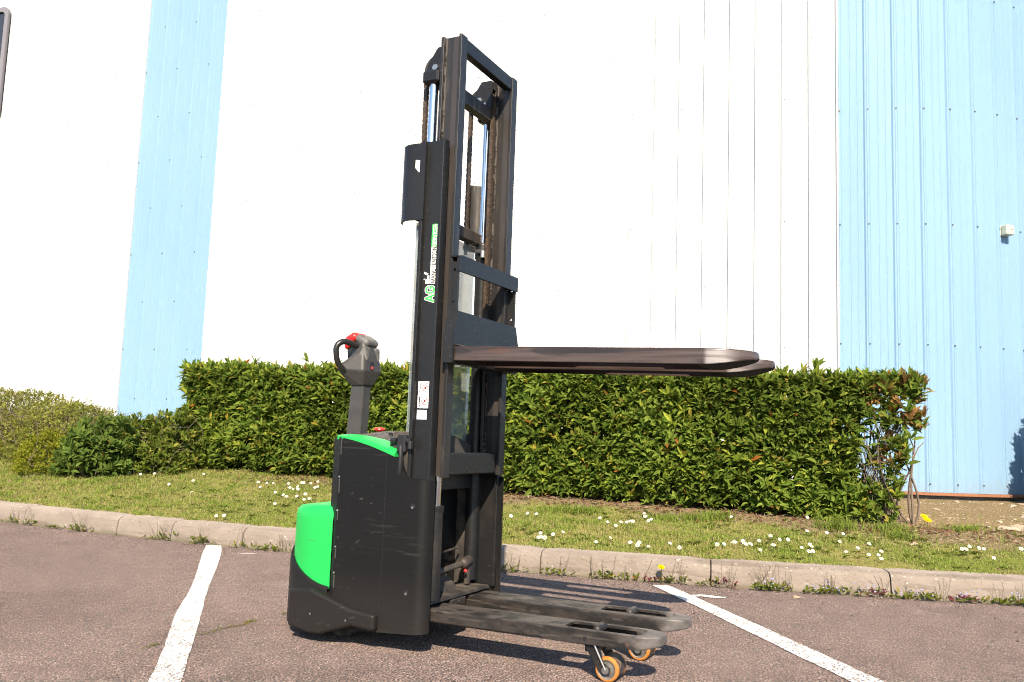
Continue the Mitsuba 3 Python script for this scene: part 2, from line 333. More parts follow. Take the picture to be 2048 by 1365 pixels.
# ---------------------------------------------------------------- plants
for key, sp in (('m_leaf', 0.27), ('m_softleaf', 0.5), ('m_grass', 0.5)):
    scene[key] = {'type': 'principledthin', 'base_color': {'type': 'mesh_attribute', 'name': 'vertex_color'}, 'roughness': sp, 'diff_trans': 0.8, 'spec_trans': 0.0, 'eta': 1.45}
mat('m_bark', proc(lambda p, n, uv: mix((0.09, 0.065, 0.05), (0.20, 0.155, 0.125), fbm(p.x * 60, p.y * 60, p.z * 20, 3))), 0.9)
TMPL = V([[0, 0, 0], [-.42, .32, .06], [0, .34, 0], [.42, .32, .06], [-.40, .68, .02], [0, .70, -.05], [.40, .68, .02], [0, 1.0, -.16]])
TF = np.array([[0, 2, 1], [0, 3, 2], [1, 2, 5], [1, 5, 4], [2, 3, 6], [2, 6, 5], [4, 5, 7], [5, 6, 7]])
def unit(a): return a / np.maximum(np.linalg.norm(a, axis=-1, keepdims=True), 1e-9)
def leaf_arrays(P, D, N, L, Wd, C, curl=1.0):
    """leaves at P along D (unit), facing N, length L, width Wd, colour C"""
    S_ = unit(np.cross(D, N)); N = np.cross(S_, D)
    v = P[:, None] + TMPL[None, :, 0, None] * (S_ * Wd[:, None])[:, None] + TMPL[None, :, 1, None] * (D * L[:, None])[:, None] + TMPL[None, :, 2, None] * (N * L[:, None] * curl)[:, None]
    f = TF[None] + (np.arange(len(P)) * 8)[:, None, None]
    return v.reshape(-1, 3), f.reshape(-1, 3), np.repeat(C, 8, 0)
def leafmesh(arr): return trimesh.Trimesh(arr[0], arr[1], process=False)
def whorls(P, A, r, n=(6, 9), L=(0.070, 0.128), ratio=0.31, spread=(0.30, 1.05), col=None):
    """leaf whorls: shoots at P with axis A -> P, D, N, L, W of every leaf"""
    out = []
    k = r.integers(n[0], n[1] + 1, len(P)); idx = np.repeat(np.arange(len(P)), k)
    ax = A[idx]; ref = np.where(np.abs(ax[:, 2:]) < 0.9, V([[0, 0, 1.0]]), V([[1.0, 0, 0]]))
    u = unit(np.cross(ax, ref)); w = np.cross(ax, u); ph = r.random(len(idx)) * 2 * np.pi; sp = r.uniform(*spread, len(idx))
    rad = u * np.cos(ph)[:, None] + w * np.sin(ph)[:, None]
    D = unit(ax * np.cos(sp)[:, None] + rad * np.sin(sp)[:, None] + r.normal(0, .12, (len(idx), 3)))
    N = unit(ax - rad * 0.35 + r.normal(0, .22, (len(idx), 3)))
    N = unit(N - D * (N * D).sum(1, keepdims=True))
    Ln = r.uniform(*L, len(idx)); base = P[idx] - ax * (r.random(len(idx)) * 0.05)[:, None]
    return base, D, N, Ln, Ln * ratio * r.uniform(.85, 1.15, len(idx)), idx
def greens(r, n, lo=(0.078, 0.132, 0.020), hi=(0.225, 0.290, 0.052), yellow=0.05):
    t = r.random(n)[:, None] ** 1.3; c = V(lo) * (1 - t) + V(hi) * t
    y = r.random(n) < yellow
    c[y] = V([0.33, 0.29, 0.06]) * r.uniform(.6, 1.1, (y.sum(), 1))
    o = r.random(n) < yellow * 0.14
    c[o] = V([0.26, 0.10, 0.03])
    return c
# --- the clipped hedge
HA, HB = V([-3.62, 9.66]), V([3.36, 7.03])
Hd = (HB - HA) / np.linalg.norm(HB - HA); Hn = V([Hd[1], -Hd[0]]); HL = float(np.linalg.norm(HB - HA)); DEPTH = 1.0     # Hn points towards the car park
def htop(s): return 1.49 - 0.055 * s / HL
def hedge_pts(r, n):
    """points in the clipped volume near its faces, and the outward direction"""
    s = r.random(n) * HL; face = r.random(n)
    q = np.where(face < 0.70, 0, np.where(face < 0.90, 1, 2))
    dep = np.minimum(r.exponential(0.085, n), 0.40)
    x = np.zeros((n, 3)); out = np.zeros((n, 3))
    foot = gz(HA[0] + Hd[0] * s, HA[1] + Hd[1] * s) + 0.045
    top = htop(s)
    b = (meshkit.fbm(np.stack([s * 2.2, r.random(n) * 0 + 3.3, s * 0], -1), 3, 5) - 0.5)
    h = r.random(n) ** 0.95
    z = foot + (top - foot) * h
    bulge = (meshkit.fbm(np.stack([s * 1.7, z * 1.9, s * 0], -1), 4, 8) - 0.5) * 0.24 - 0.07 * (1 - h) ** 3
    d = np.where(q == 0, bulge - dep, np.where(q == 1, -r.random(n) * DEPTH, -DEPTH + dep))
    z = np.where(q == 1, top - dep * 0.8 + b * 0.12 + (r.random(n) < .03) * r.uniform(.03, .13, n), z)
    rnd = 0.10     # rounded shoulder
    over = np.clip((z - (top - rnd)) / rnd, 0, 1) * (q == 0); d = d - over ** 2 * 0.07
    P = np.c_[HA + Hd * s[:, None] + Hn * d[:, None], z]
    up = np.clip((z - foot) / (top - foot), 0, 1)
    o = np.where((q == 0)[:, None], np.r_[Hn, 1.0], np.where((q == 1)[:, None], V([Hn[0] * .25, Hn[1] * .25, 1.0]), np.r_[-Hn, 0.5]))
    o = unit(o + r.normal(0, .34, (n, 3)))
    return P, o, s, dep, q
r1 = np.random.default_rng(11)
P, O, s_, dep, q_ = hedge_pts(r1, 8000)
keep = r1.random(len(P)) < np.where(s_ > HL - 0.38, 0.90, 1.0)
gap = (np.abs(s_ - (HL - 0.34)) < 0.15) & (P[:, 2] > 0.55) & (P[:, 2] < 1.12)          # bare patch near the right end
keep &= (s_ < HL - .26 * np.clip(1 - (P[:, 2] - .3) / .8, 0, 1) + r1.normal(0, .03, len(P)))
keep &= ~(gap & (r1.random(len(P)) < 0.62)); P, O, s_ = P[keep], O[keep], s_[keep]
# deep inside, so that no daylight shows through
n = 4300; s2 = r1.uniform(0.1, HL - .50, n); d2 = r1.uniform(.2, .95, n); z2 = gz(HA[0] + Hd[0] * s2, HA[1] + Hd[1] * s2) + .05 + r1.random(n) * 1.1
P = np.vstack([P, np.c_[HA + Hd * s2[:, None] - Hn * d2[:, None], z2]]); O = np.vstack([O, unit(r1.normal(0, .6, (n, 3)) + np.r_[Hn, .4])]); s_ = np.r_[s_, s2]
# left end face
n = 620; zz = r1.uniform(0.42, 1.5, n); dd = r1.random(n) * DEPTH
PL = np.c_[HA - Hd * (meshkit.fbm(np.c_[dd * 3, zz * 3, zz * 0], 3) * .18 - .12)[:, None] - Hn * dd[:, None], zz]; OL = unit(np.r_[-Hd, .6] + r1.normal(0, .4, (n, 3)))
P = np.vstack([P, PL]); O = np.vstack([O, OL]); s_ = np.r_[s_, np.zeros(n)]
B, D, N, Ln, Wd, idx = whorls(P, O, r1)
tone = (meshkit.fbm(np.c_[P[:, 0] * 1.6, P[:, 1] * 1.6, P[:, 2] * 2.2], 3, 2)[idx] - 0.5)
C = greens(r1, len(B)) * (1 + 0.9 * tone[:, None])
shoot_new = (r1.random(len(P)) < 0.16)[idx]
C[shoot_new] = C[shoot_new] * V([1.55, 1.35, 1.1])
red = ((s_ > HL - 0.42) & (r1.random(len(P)) < np.where(P[:, 2] > 1.25, .42, .36)) & (P[:, 2] > 0.72))[idx]
C[red] = V([0.24, 0.125, 0.05]) * r1.uniform(.7, 1.5, (red.sum(), 1)) + V([0.0, 0.03, 0]) * r1.random((red.sum(), 1))
Ln[red] *= 0.8; Wd[red] *= 0.85
C = np.clip(C, 0.004, 0.6)
front = (B @ np.r_[Hn, 0]) + 0.35 * D @ np.r_[Hn, 0.2] * Ln
face_ok = (N @ np.r_[Hn, 0.3] > 0.35)
score = front * 3 + Ln * Wd * 220 * face_ok; score[B[:, 2] > htop(0) + .1] = -9
pick = np.zeros(len(B), bool); pick[np.argsort(-score)[:300]] = True
hedge = thing('laurel_hedge', 'long clipped dark green laurel hedge behind the stacker', 'hedge')
arr = leaf_arrays(B[~pick], D[~pick], N[~pick], Ln[~pick], Wd[~pick], C[~pick])
obj('foliage', leafmesh(arr), 'm_leaf', hedge, color=arr[2], kind='stuff')
for i in np.nonzero(pick)[0]:
    a = leaf_arrays(B[i:i + 1], D[i:i + 1], N[i:i + 1], Ln[i:i + 1], Wd[i:i + 1], C[i:i + 1])
    obj('leaf', leafmesh(a), 'm_leaf', hedge, color=a[2])
# stems: trunks from the soil fanning out, and the bare twigs of the right end
def stem_set(r, bases, tops, r0, r1_, jit=0.05, n=7):
    out = []
    for b, t in zip(bases, tops):
        tt = np.linspace(0, 1, 4)[:, None]; p = V(b) * (1 - tt) + V(t) * tt; p[1:-1] += r.normal(0, jit, (2, 3))
        out.append(tube(smooth_path(p, 9), np.linspace(r0, r1_, 9), 5, False))
    return cat(*out)
bs, ts = [], []
for i in range(26):
    s = (i + .5) / 26 * HL + r1.uniform(-.08, .08)
    for k in range(4):
        b = HA + Hd * s - Hn * (0.45 + r1.uniform(-.08, .08)); t = b + Hd * r1.uniform(-.3, .3) + Hn * r1.uniform(-.35, .33)
        bs.append([*b, gz(*b) - .03]); ts.append([*t, r1.uniform(.85, 1.35)])
obj('stem', stem_set(r1, bs, ts, 0.013, 0.004), 'm_bark', hedge, kind='stuff')
bs, ts = [], []
for k in range(70):
    b = HB - Hd * (0.22 + r1.uniform(-.1, .16)) - Hn * (0.25 + r1.uniform(-.15, .3)); t = b + Hd * r1.uniform(-.2, .02) + Hn * r1.uniform(-.1, .25)
    if k < 34: z0 = gz(*b) - .02; z1 = r1.uniform(.7, 1.36)
    else: z0 = r1.uniform(.5, 1.0); z1 = z0 + r1.uniform(.05, .35)
    t = t - Hd * .16 * max(0, 1 - z1 / 1.1); bs.append([*b, z0]); ts.append([*t, z1])
obj('twig', stem_set(r1, bs, ts, 0.006, 0.002, 0.028), 'm_bark', hedge, kind='stuff', label='bare twigs at the thin right end')
# --- lower shrubs on the left, and the shrub past the right edge
def dome(r, n, cx, cy, rx, ry, top, foot=None, shell=0.10, lump=0.6):
    a = r.random(n) * 2 * np.pi; cz = r.random(n); rr = np.sqrt(1 - cz ** 2) ; d = np.c_[np.cos(a) * rr, np.sin(a) * rr, cz]
    k = 1 - np.minimum(r.exponential(shell, n), .6); k *= 1 + lump * (meshkit.fbm(d * 2.2 + cx, 3, 4) - .5)
    z0 = gz(cx, cy) if foot is None else foot
    return np.c_[cx + d[:, 0] * rx * k, cy + d[:, 1] * ry * k, z0 + .03 + d[:, 2] * (top - z0) * k], unit(d + V([0, 0, .5]) + r.normal(0, .4, (n, 3)))
def shrub(name, label, cat_, lobes, nshoot, L, ratio, nl, lo, hi, yellow=0.02, m='m_softleaf', seed=3, twigs=14, group=None, twig_r=0.006):
    r = np.random.default_rng(seed); t = thing(name, label, cat_, group); PP, OO = [], []
    for lb in lobes:
        p, o = dome(r, int(nshoot * lb[5]), *lb[:5]); PP.append(p); OO.append(o)
    PP, OO = np.vstack(PP), np.vstack(OO)
    B, D, N, Ln, Wd, idx = whorls(PP, OO, r, nl, L, ratio)
    tn = meshkit.fbm(PP * 4.0, 3, seed)[idx] - .5
    C = np.clip(greens(r, len(B), lo, hi, yellow) * (1 + 1.0 * tn[:, None]), .004, .6)
    a = leaf_arrays(B, D, N, Ln, Wd, C); obj('foliage', leafmesh(a), m, t, color=a[2], kind='stuff')
    bs, ts = [], []
    for lb in lobes:
        for k in range(twigs):
            b = V([lb[0] + r.normal(0, lb[2] * .25), lb[1] + r.normal(0, lb[3] * .25)]); e = V([lb[0] + r.normal(0, lb[2] * .5), lb[1] + r.normal(0, lb[3] * .5)])
            bs.append([*b, gz(*b) - .03]); ts.append([*e, gz(*e) + (lb[4] - gz(*e)) * r.uniform(.6, 1.02)])
    obj('stem', stem_set(r, bs, ts, twig_r, 0.002, .07), 'm_bark', t, kind='stuff')
    return t
shrub('laurel_shrub', 'small dark green laurel shrub standing left of the hedge', 'shrub', [(-4.25, 9.02, .30, .30, .80, 1), (-4.08, 9.06, .22, .25, .90, .5), (-4.38, 8.95, .2, .2, .70, .4)], 190, (.08, .125), .32, (6, 9), (.075, .125, .026), (.17, .235, .05), .02, 'm_leaf', 21, 6)
shrub('low_shrub', 'low straggly shrub between small laurel and hedge', 'shrub', [(-3.98, 9.75, .42, .32, .95, 1), (-3.62, 9.62, .34, .28, .98, .8), (-3.72, 9.25, .32, .2, .62, .6)], 420, (.045, .085), .36, (5, 8), (.080, .120, .020), (.21, .25, .045), .07, 'm_leaf', 22, 16, None, .0035)
shrub('yellow_shrub', 'low bright yellow green shrub at the left edge', 'shrub', [(-4.78, 9.15, .36, .3, .69, 1), (-4.48, 9.30, .24, .25, .62, .5)], 1300, (.018, .032), .45, (6, 9), (.16, .18, .018), (.33, .34, .04), .02, 'm_softleaf', 23, 14, None, .003)
shrub('spreading_shrub', 'wide olive green spreading shrub with dry twigs at far left', 'shrub', [(-6.3, 11.2, 1.15, .8, 1.19, 1.2), (-5.1, 10.3, .75, .6, 1.02, .7), (-7.3, 11.6, 1.1, .8, 1.12, 1), (-5.6, 10.6, .8, .5, .95, .6)], 3300, (.02, .042), .36, (6, 9), (.16, .18, .032), (.36, .36, .09), .05, 'm_softleaf', 24, 150, None, 0.0032)
shrub('laurel_hedge', 'next laurel hedge past the right edge, throwing its shadow on the cladding', 'hedge', [(6.55, 9.75, .48, .42, 2.0, 1), (7.3, 9.6, .6, .5, 2.0, 1)], 1100, (.075, .115), .34, (6, 9), (.030, .066, .009), (.085, .135, .018), .03, 'm_leaf', 25)
# --- grass
def blades(r, xy, L, C, lean=0.5, w=0.0028, dz=0.0):
    n = len(xy); z = vz(xy[:, 0], xy[:, 1]) - 0.004 + dz; a = r.random(n) * 2 * np.pi; ln = L * r.uniform(.5, 1.2, n); le = np.abs(r.normal(lean, .3, n))
    side = np.c_[-np.sin(a), np.cos(a), a * 0] * (w * r.uniform(.7, 1.4, n))[:, None]; out = np.c_[np.cos(a), np.sin(a), a * 0]
    p0 = np.c_[xy, z]; p1 = p0 + out * (ln * .35 * le)[:, None]; p1[:, 2] += ln * .62; p2 = p0 + out * (ln * le)[:, None]; p2[:, 2] += ln * np.maximum(.25, 1 - .45 * le)
    v = np.stack([p0 - side, p0 + side, p1 - side * .8, p1 + side * .8, p2], 1).reshape(-1, 3)
    f = (np.array([[0, 1, 3], [0, 3, 2], [2, 3, 4]])[None] + (np.arange(n) * 5)[:, None, None]).reshape(-1, 3)
    return v, f, np.repeat(C, 5, 0)
r2 = np.random.default_rng(31)
n = 230000; gx = r2.uniform(-7.5, 5.2, n); gt = r2.random(n) ** 1.25 * 3.9; gy = kerby(gx) + .17 + gt
line = gy - (8.30 - .395 * gx); patch = meshkit.fbm(np.c_[gx * 1.3, gy * 1.3, gx * 0], 4, 3); fine = meshkit.fbm(np.c_[gx * 7, gy * 7, gx * 0], 3, 6)
dens = np.clip(.22 + 1.5 * (fine - .3) + (patch - .5), .03, 1)
bare = np.clip((line + .85 + (patch - .5)) / .4, 0, 1) * np.clip((gx + 2.2) / 1.0, 0, 1); bare = np.maximum(bare, np.clip((gx + .45 * (gy - 6.6) - 2.7) / .9, 0, 1) * np.clip((gy - 5.9) / .7, 0, 1) * (.45 + .5 * (patch > .5)))
dens *= 1 - .96 * bare; k = r2.random(n) < dens; gx, gy, patch, fine = gx[k], gy[k], patch[k], fine[k]
t = np.clip(1.6 * fine - .3 + r2.normal(0, .18, len(gx)), 0, 1)[:, None]
C = V([.35, .31, .12]) * (1 - t) + V([.205, .295, .045]) * t; dry = r2.random(len(gx)) < .10; C[dry] = V([.38, .29, .16])
lft = np.clip((-gx - 2.5) / 2, 0, 1)
v, f, c = blades(r2, np.c_[gx, gy], .020 + .022 * patch + .022 * lft, C, .75)
obj('lawn', trimesh.Trimesh(v, f, process=False), 'm_grass', color=c, label='short patchy yellow green lawn on the verge', kind='stuff'); labels['lawn']['category'] = 'grass'
n = 2600; gx = r2.uniform(-6.5, 5.0, n); gy = kerby(gx) + .2 + r2.random(n) ** .8 * 2.6; line = gy - (8.30 - .395 * gx); k = (line < -.25) | (r2.random(n) < .25); gx, gy = gx[k], gy[k]; tt = r2.random(len(gx))[:, None]
v, f, c = blades(r2, np.c_[gx, gy], .062, V([.40, .34, .17]) * (1 - tt) + V([.20, .29, .05]) * tt, .7, .0022)
obj('long_grass', trimesh.Trimesh(v, f, process=False), 'm_grass', color=c, label='longer stray grass blades standing out of the lawn', kind='stuff'); labels['long_grass']['category'] = 'grass'
# dead leaves and twigs under the hedge
n = 5200; ls = r2.uniform(-.3, HL + 2.6, n); ld = r2.normal(.10, .30, n); q = HA + Hd * ls[:, None] + Hn * ld[:, None]; ok = (q[:, 1] > kerby(q[:, 0]) + .3) & ((ls > 1.2) | (r2.random(n) < .2)); q = q[ok]; n = len(q)
dr_ = unit(np.c_[r2.normal(0, 1, (n, 2)), r2.normal(0, .22, n)]); nn = unit(np.c_[r2.normal(0, .35, (n, 2)), np.ones(n)]); ln = r2.uniform(.015, .06, n)
cc = V([.19, .105, .065]) * r2.uniform(.5, 1.7, (n, 1)) + V([.03, .0, 0]) * r2.random((n, 1)); pale = r2.random(n) < .25; cc[pale] = V([.36, .29, .21]) * r2.uniform(.7, 1.2, (pale.sum(), 1))
a = leaf_arrays(np.c_[q, vz(q[:, 0], q[:, 1]) + r2.uniform(.003, .018, n)], dr_, nn, ln, ln * r2.uniform(.25, .5, n), cc)
obj('leaf_litter', leafmesh(a), 'm_grass', color=a[2], label='dry brown leaf litter under the hedge', kind='stuff'); labels['leaf_litter']['category'] = 'leaf litter'
# tall grass clumps in front of the hedge
LBG = ['first tuft of long bright grass right of the mast at the hedge foot', 'second tuft of long bright grass right of the mast at the hedge foot', 'low grass tuft in the lawn just right of the mast', 'third tuft of long bright grass along the hedge foot right of the mast', 'fourth tuft of long bright grass along the hedge foot right of the mast', 'fifth tuft of long grass along the hedge foot right of the mast', 'tallest spread grass tuft below the right part of the hedge', 'grass tuft below the right end of the hedge', 'short grass tuft in the lawn below the hedge end', 'grass tuft in the stony soil right of the dandelions']
for i, (x, y, h, lb) in enumerate([(.42, 7.20, .085, 0), (.64, 7.24, .10, 0), (.57, 6.72, .06, 0), (1.25, 7.0, .095, 0), (1.52, 7.06, .10, 0), (1.70, 7.20, .13, 0), (2.60, 6.9, .17, 0), (3.0, 6.9, .11, 0), (2.95, 6.6, .09, 0), (3.75, 7.2, .08, 0)]):
    m_ = 260; p = np.c_[r2.normal(x, .085, m_), r2.normal(y, .06, m_)]; tt = r2.random(m_)[:, None]; c_ = V([.17, .23, .035]) * (1 - tt) + V([.25, .31, .07]) * tt
    v, f, c = blades(r2, p, h * .85, c_, .8, .0024)
    tag(obj('grass_clump', trimesh.Trimesh(v, f, process=False), 'm_grass', color=c), LBG[i], 'grass tuft', 'grass tufts in front of the hedge')
# broad-leaved weeds spread through the lawn
n = 900; wx = r2.uniform(-5, 5.2, n); wy = kerby(wx) + .3 + r2.random(n) * 2.2; k = (meshkit.fbm(np.c_[wx * 1.1, wy * 1.1, wx * 0], 3, 12) > .5) | (r2.random(n) < .12); wx, wy = wx[k], wy[k]
m_ = len(wx); kk = np.repeat(np.arange(m_), 7); an = r2.random(m_ * 7) * 2 * np.pi; LD = unit(np.c_[np.cos(an), np.sin(an), r2.uniform(.15, .7, m_ * 7)])
a = leaf_arrays(np.c_[wx[kk], wy[kk], vz(wx, wy)[kk] + .004], LD, unit(np.c_[-LD[:, :2] * .5, np.ones(m_ * 7)]), r2.uniform(.025, .06, m_ * 7), r2.uniform(.008, .014, m_ * 7), greens(r2, m_ * 7, (.085, .12, .016), (.17, .20, .035), .03))
obj('lawn_weeds', leafmesh(a), 'm_grass', color=a[2], label='broad leaved rosettes spread through the lawn', kind='stuff'); labels['lawn_weeds']['category'] = 'weeds'
DAISY = [(-4.0,9.22),(-3.89,9.06),(-3.71,8.89),(-3.57,8.89),(-3.67,9.3),(-2.98,8.35),(-3.05,8.83),(-2.79,7.8),(-2.35,8.31),(-2.27,8.1),(-2.27,8.32),(-2.23,8.39),(-2.05,7.8),(-1.94,7.65),(-1.9,7.6),(-2.04,8.21),(-2.0,8.11),(-1.91,7.87),(-1.93,8.12),(-1.87,7.88),(-1.8,7.56),(-1.73,7.57),(-1.66,7.23),(-1.64,7.33),(-1.86,7.09),(-1.97,8.44),(-1.96,8.49),(-1.87,8.38),(-1.78,8.16),(-1.82,8.46),(-1.76,8.19),(-2.15,6.56),(-2.08,6.52),(-3.16,8.23),(0.04,6.77),(0.17,6.92),(0.24,6.93),(0.4,6.13),(0.24,6.0),(0.24,5.91),(0.22,5.82),(0.26,5.83),(0.32,5.9),(0.7,5.87),(0.58,5.62),(0.73,6.83),(0.76,6.57),(0.79,6.32),(0.86,6.57),(0.9,6.56),(0.92,6.52),(0.95,6.59),(1.13,7.2),(1.11,6.95),(1.09,6.92),(1.13,6.85),(1.07,6.61),(0.81,5.71),(0.84,5.59),(0.86,5.67),(0.91,5.6),(1.08,5.79),(1.09,5.52),(1.65,7.21),(1.8,7.04),(1.42,5.73),(1.5,5.82),(1.49,5.73),(1.61,5.98),(1.59,5.83),(1.55,5.74),(1.59,5.73),(1.68,5.84),(1.61,5.57),(1.8,5.99),(1.71,5.63),(1.36,5.66),(2.44,7.13),(2.21,6.46),(2.35,6.45),(2.45,6.4),(1.84,5.92),(1.88,5.87),(1.88,5.6),(1.97,5.71),(1.95,5.62),(1.89,5.49),(1.92,5.51),(2.22,5.86),(2.17,5.62),(2.3,5.76),(2.42,5.87),(2.31,5.61),(2.41,5.66),(2.32,5.49),(2.3,5.4),(3.0,5.8),(3.07,5.88),(3.14,5.97),(3.14,5.85),(3.21,5.92),(3.46,5.92),(1.6,5.75),(3.02,5.46)]
def daisy(x, y, r):
    z = vz(x, y); h = r.uniform(.022, .045); nrm = unit(V([r.normal(0, .3), -1.0 + r.normal(0, .3), 1.0])); c = V([x, y, z + h]); R_ = r.uniform(.0115, .0155)
    u = unit(np.cross(nrm, [1.0, 0, 0])); w = np.cross(nrm, u); vs, fs, cs = [], [], []
    npet = 13
    for k in range(npet):
        a = k / npet * 2 * np.pi + r.normal(0, .08); d = u * math.cos(a) + w * math.sin(a); s = np.cross(nrm, d); b = len(vs)
        vs += [c + d * R_ * .25 - s * .0012, c + d * R_ * .25 + s * .0012, c + d * R_ * .8 + s * .0030 + nrm * .0015, c + d * R_ * 1.05 + nrm * .002, c + d * R_ * .8 - s * .0030 + nrm * .0015]
        fs += [[b, b + 1, b + 2], [b, b + 2, b + 4], [b + 4, b + 2, b + 3]]; cs += [[.86, .86, .84]] * 5
    b = len(vs); vs.append(c + nrm * .0045); cs.append([.75, .50, .03])
    for k in range(8):
        a = k / 8 * 2 * np.pi; vs.append(c + (u * math.cos(a) + w * math.sin(a)) * R_ * .36 + nrm * .0022); cs.append([.70, .45, .03])
    fs += [[b, b + 1 + k, b + 1 + (k + 1) % 8] for k in range(8)]
    st = tube([[x, y, z - .004], c], .0012, 4, False); o = len(vs); vs += list(st.vertices); fs += list(st.faces + o); cs += [[.10, .14, .03]] * len(st.vertices)
    return trimesh.Trimesh(V(vs), fs, process=False), V(cs)
r3 = np.random.default_rng(41)
for x, y in DAISY:
    m_, c_ = daisy(x, y, r3)
    tag(obj('daisy', m_, 'm_grass', color=c_), 'small white daisy with yellow centre in the lawn', 'flower', 'daisies scattered in the verge lawn')
def dandelion(x, y, z, h, lb, R_=.024):
    t = thing('dandelion', lb, 'flower'); c = V([x, y, z + h]); nrm = unit(V([.1, -.6, 1])); u = unit(np.cross(nrm, [1.0, 0, 0])); w = np.cross(nrm, u); vs, fs = [], []
    for ring, (rr, up, npet) in enumerate(((1, .002, 20), (.75, .006, 16), (.45, .010, 10))):
        for k in range(npet):
            a = (k + ring * .4) / npet * 2 * np.pi; d = u * math.cos(a) + w * math.sin(a); s = np.cross(nrm, d) * .0034; b = len(vs)
            vs += [c - s * .5, c + s * .5, c + d * R_ * rr + s + nrm * up, c + d * R_ * rr - s + nrm * up]; fs += [[b, b + 1, b + 2], [b, b + 2, b + 3]]
    obj('flower_head', trimesh.Trimesh(V(vs), fs, process=False), 'm_grass', t, color=np.tile(V([[.80, .60, .01]]), (len(vs), 1)))
    st = tube(smooth_path([[x, y + .01, z - .01], [x + .004, y + .004, z + h * .5], c], 6), .0022, 5, False); obj('stalk', st, 'm_grass', t, color=np.tile(V([[.12, .14, .04]]), (len(st.vertices), 1)))
dandelion(3.43, 7.22, vz(3.43, 7.22), .09, 'yellow dandelion right of the hedge, upper of a pair', .032)
dandelion(3.36, 7.02, vz(3.36, 7.02), .08, 'yellow dandelion right of the hedge, lower of a pair', .036)
dandelion(.925, 5.215, .0, .10, 'single yellow dandelion in front of the kerb face', .02)
# weeds along the foot of the kerb
WEED = [-3.96,-3.78,-3.48,-3.28,-3.22,-2.54,-2.47,-2.13,-2.18,-1.82,-1.68,-1.6,-1.5,0.04,0.29,0.36,0.58,0.65,0.74,0.89,0.96,1.03,1.18,1.28,1.47,1.54,1.55,1.6,1.76,1.82,1.89,1.99,2.1,2.18,2.25,2.35,2.41,2.56,2.6,2.75,2.82,2.87,2.9]
PURPLE = (0.89, 1.28, 2.1, 2.56)
def weed(i, x, r):
    y = float(kerby(x)) - r.uniform(.012, .05); pur = any(abs(x - p) < .012 for p in PURPLE); vs, fs, cs = [], [], []; kind = i % 3
    n = 26 if kind else 16; hgt = r.uniform(.03, .075)
    o = V([x, y, .004]); A = unit(np.c_[r.normal(0, .8, (n, 2)), np.ones(n) * (1.0 if kind == 0 else .55)]); A[:, 1] = np.where(A[:, 1] > .35, -A[:, 1], A[:, 1])
    P = o + np.c_[r.normal(0, .045, n), r.normal(0, .014, n), r.uniform(0, hgt * .55, n)]; P[:, 1] = np.minimum(P[:, 1], kerby(P[:, 0]) - .006)
    Ln = r.uniform(.018, .045, n); c = greens(r, n, (.09, .12, .015), (.17, .19, .03), .06)
    if pur: c = V([.16, .045, .055]) * r.uniform(.6, 1.4, (n, 1))
    a = leaf_arrays(P, A, unit(r.normal(0, .4, (n, 3)) + V([0, -.3, 1])), Ln, Ln * .36, c); vs, fs, cs = list(a[0]), list(a[1]), list(a[2])
    if kind == 0 or r.random() < .3:        # dry seed stalks
        for k in range(r.integers(2, 6)):
            b = o + V([r.normal(0, .03), 0, 0]); e = b + V([r.normal(0, .03), -.005, r.uniform(.07, .15)]); st = tube([b, (b + e) / 2 + V([.004, 0, 0]), e], .0011, 4, False); q = len(vs)
            vs += list(st.vertices); fs += list(st.faces + q); cs += [[.15, .12, .075]] * len(st.vertices)
    if x > 1.3 and kind != 0:               # tiny pale blue flowers
        for k in range(r.integers(3, 8)):
            b = o + V([r.normal(0, .05), -.01, r.uniform(.02, .075)]); st = trimesh.creation.icosphere(0, .0045); q = len(vs); vs += list(st.vertices + b); fs += list(st.faces + q); cs += [[.48, .52, .80]] * len(st.vertices)
    return trimesh.Trimesh(V(vs), fs, process=False), V(cs), pur, kind
for i, x in enumerate(WEED):
    m_, c_, pur, kind = weed(i, x, r3)
    lb = (('first', 'second', 'third', 'rightmost')[int(np.argmin(np.abs(V(PURPLE) - x)))] + ' purple leaved weed from the left at the kerb foot', 'purple weeds along the kerb') if pur else ('green weed with tiny pale blue flowers at the kerb foot', 'flowering weeds along the kerb') if x > 1.3 and kind != 0 else ('weed tuft with thin dry stalks at the kerb foot', 'dry stalked weeds along the kerb') if kind == 0 else ('small leafy green weed at the foot of the kerb', 'leafy weeds along the kerb')
    tag(obj('weed_tuft', m_, 'm_grass', color=c_), lb[0], 'weed', lb[1])
n = 420; mx_ = r3.uniform(-4.2, 3.4, n); a = leaf_arrays(np.c_[mx_, kerby(mx_) - r3.uniform(.004, .035, n), np.full(n, .004)], unit(np.c_[r3.normal(0, 1, (n, 2)), np.abs(r3.normal(0, .5, n))]), unit(np.c_[r3.normal(0, .3, (n, 2)), np.ones(n)]), r3.uniform(.008, .024, n), r3.uniform(.004, .009, n), greens(r3, n, (.10, .10, .02), (.20, .19, .05), .25))
obj('moss', leafmesh(a), 'm_grass', color=a[2], label='moss and tiny weeds in the gutter along the kerb', kind='stuff'); labels['moss']['category'] = 'moss'
n = 260; cen = r3.choice([.04, .07, .33, .40, .46, .52, .57, .60, .78, .92, .96], n); tq = r3.normal(cen, .025)
off = -(.06 * (tq - .35) ** 2 - .01) + r3.normal(0, .006, n) - (cen - .5) * .03 + .012 * np.sin(cen * 40)
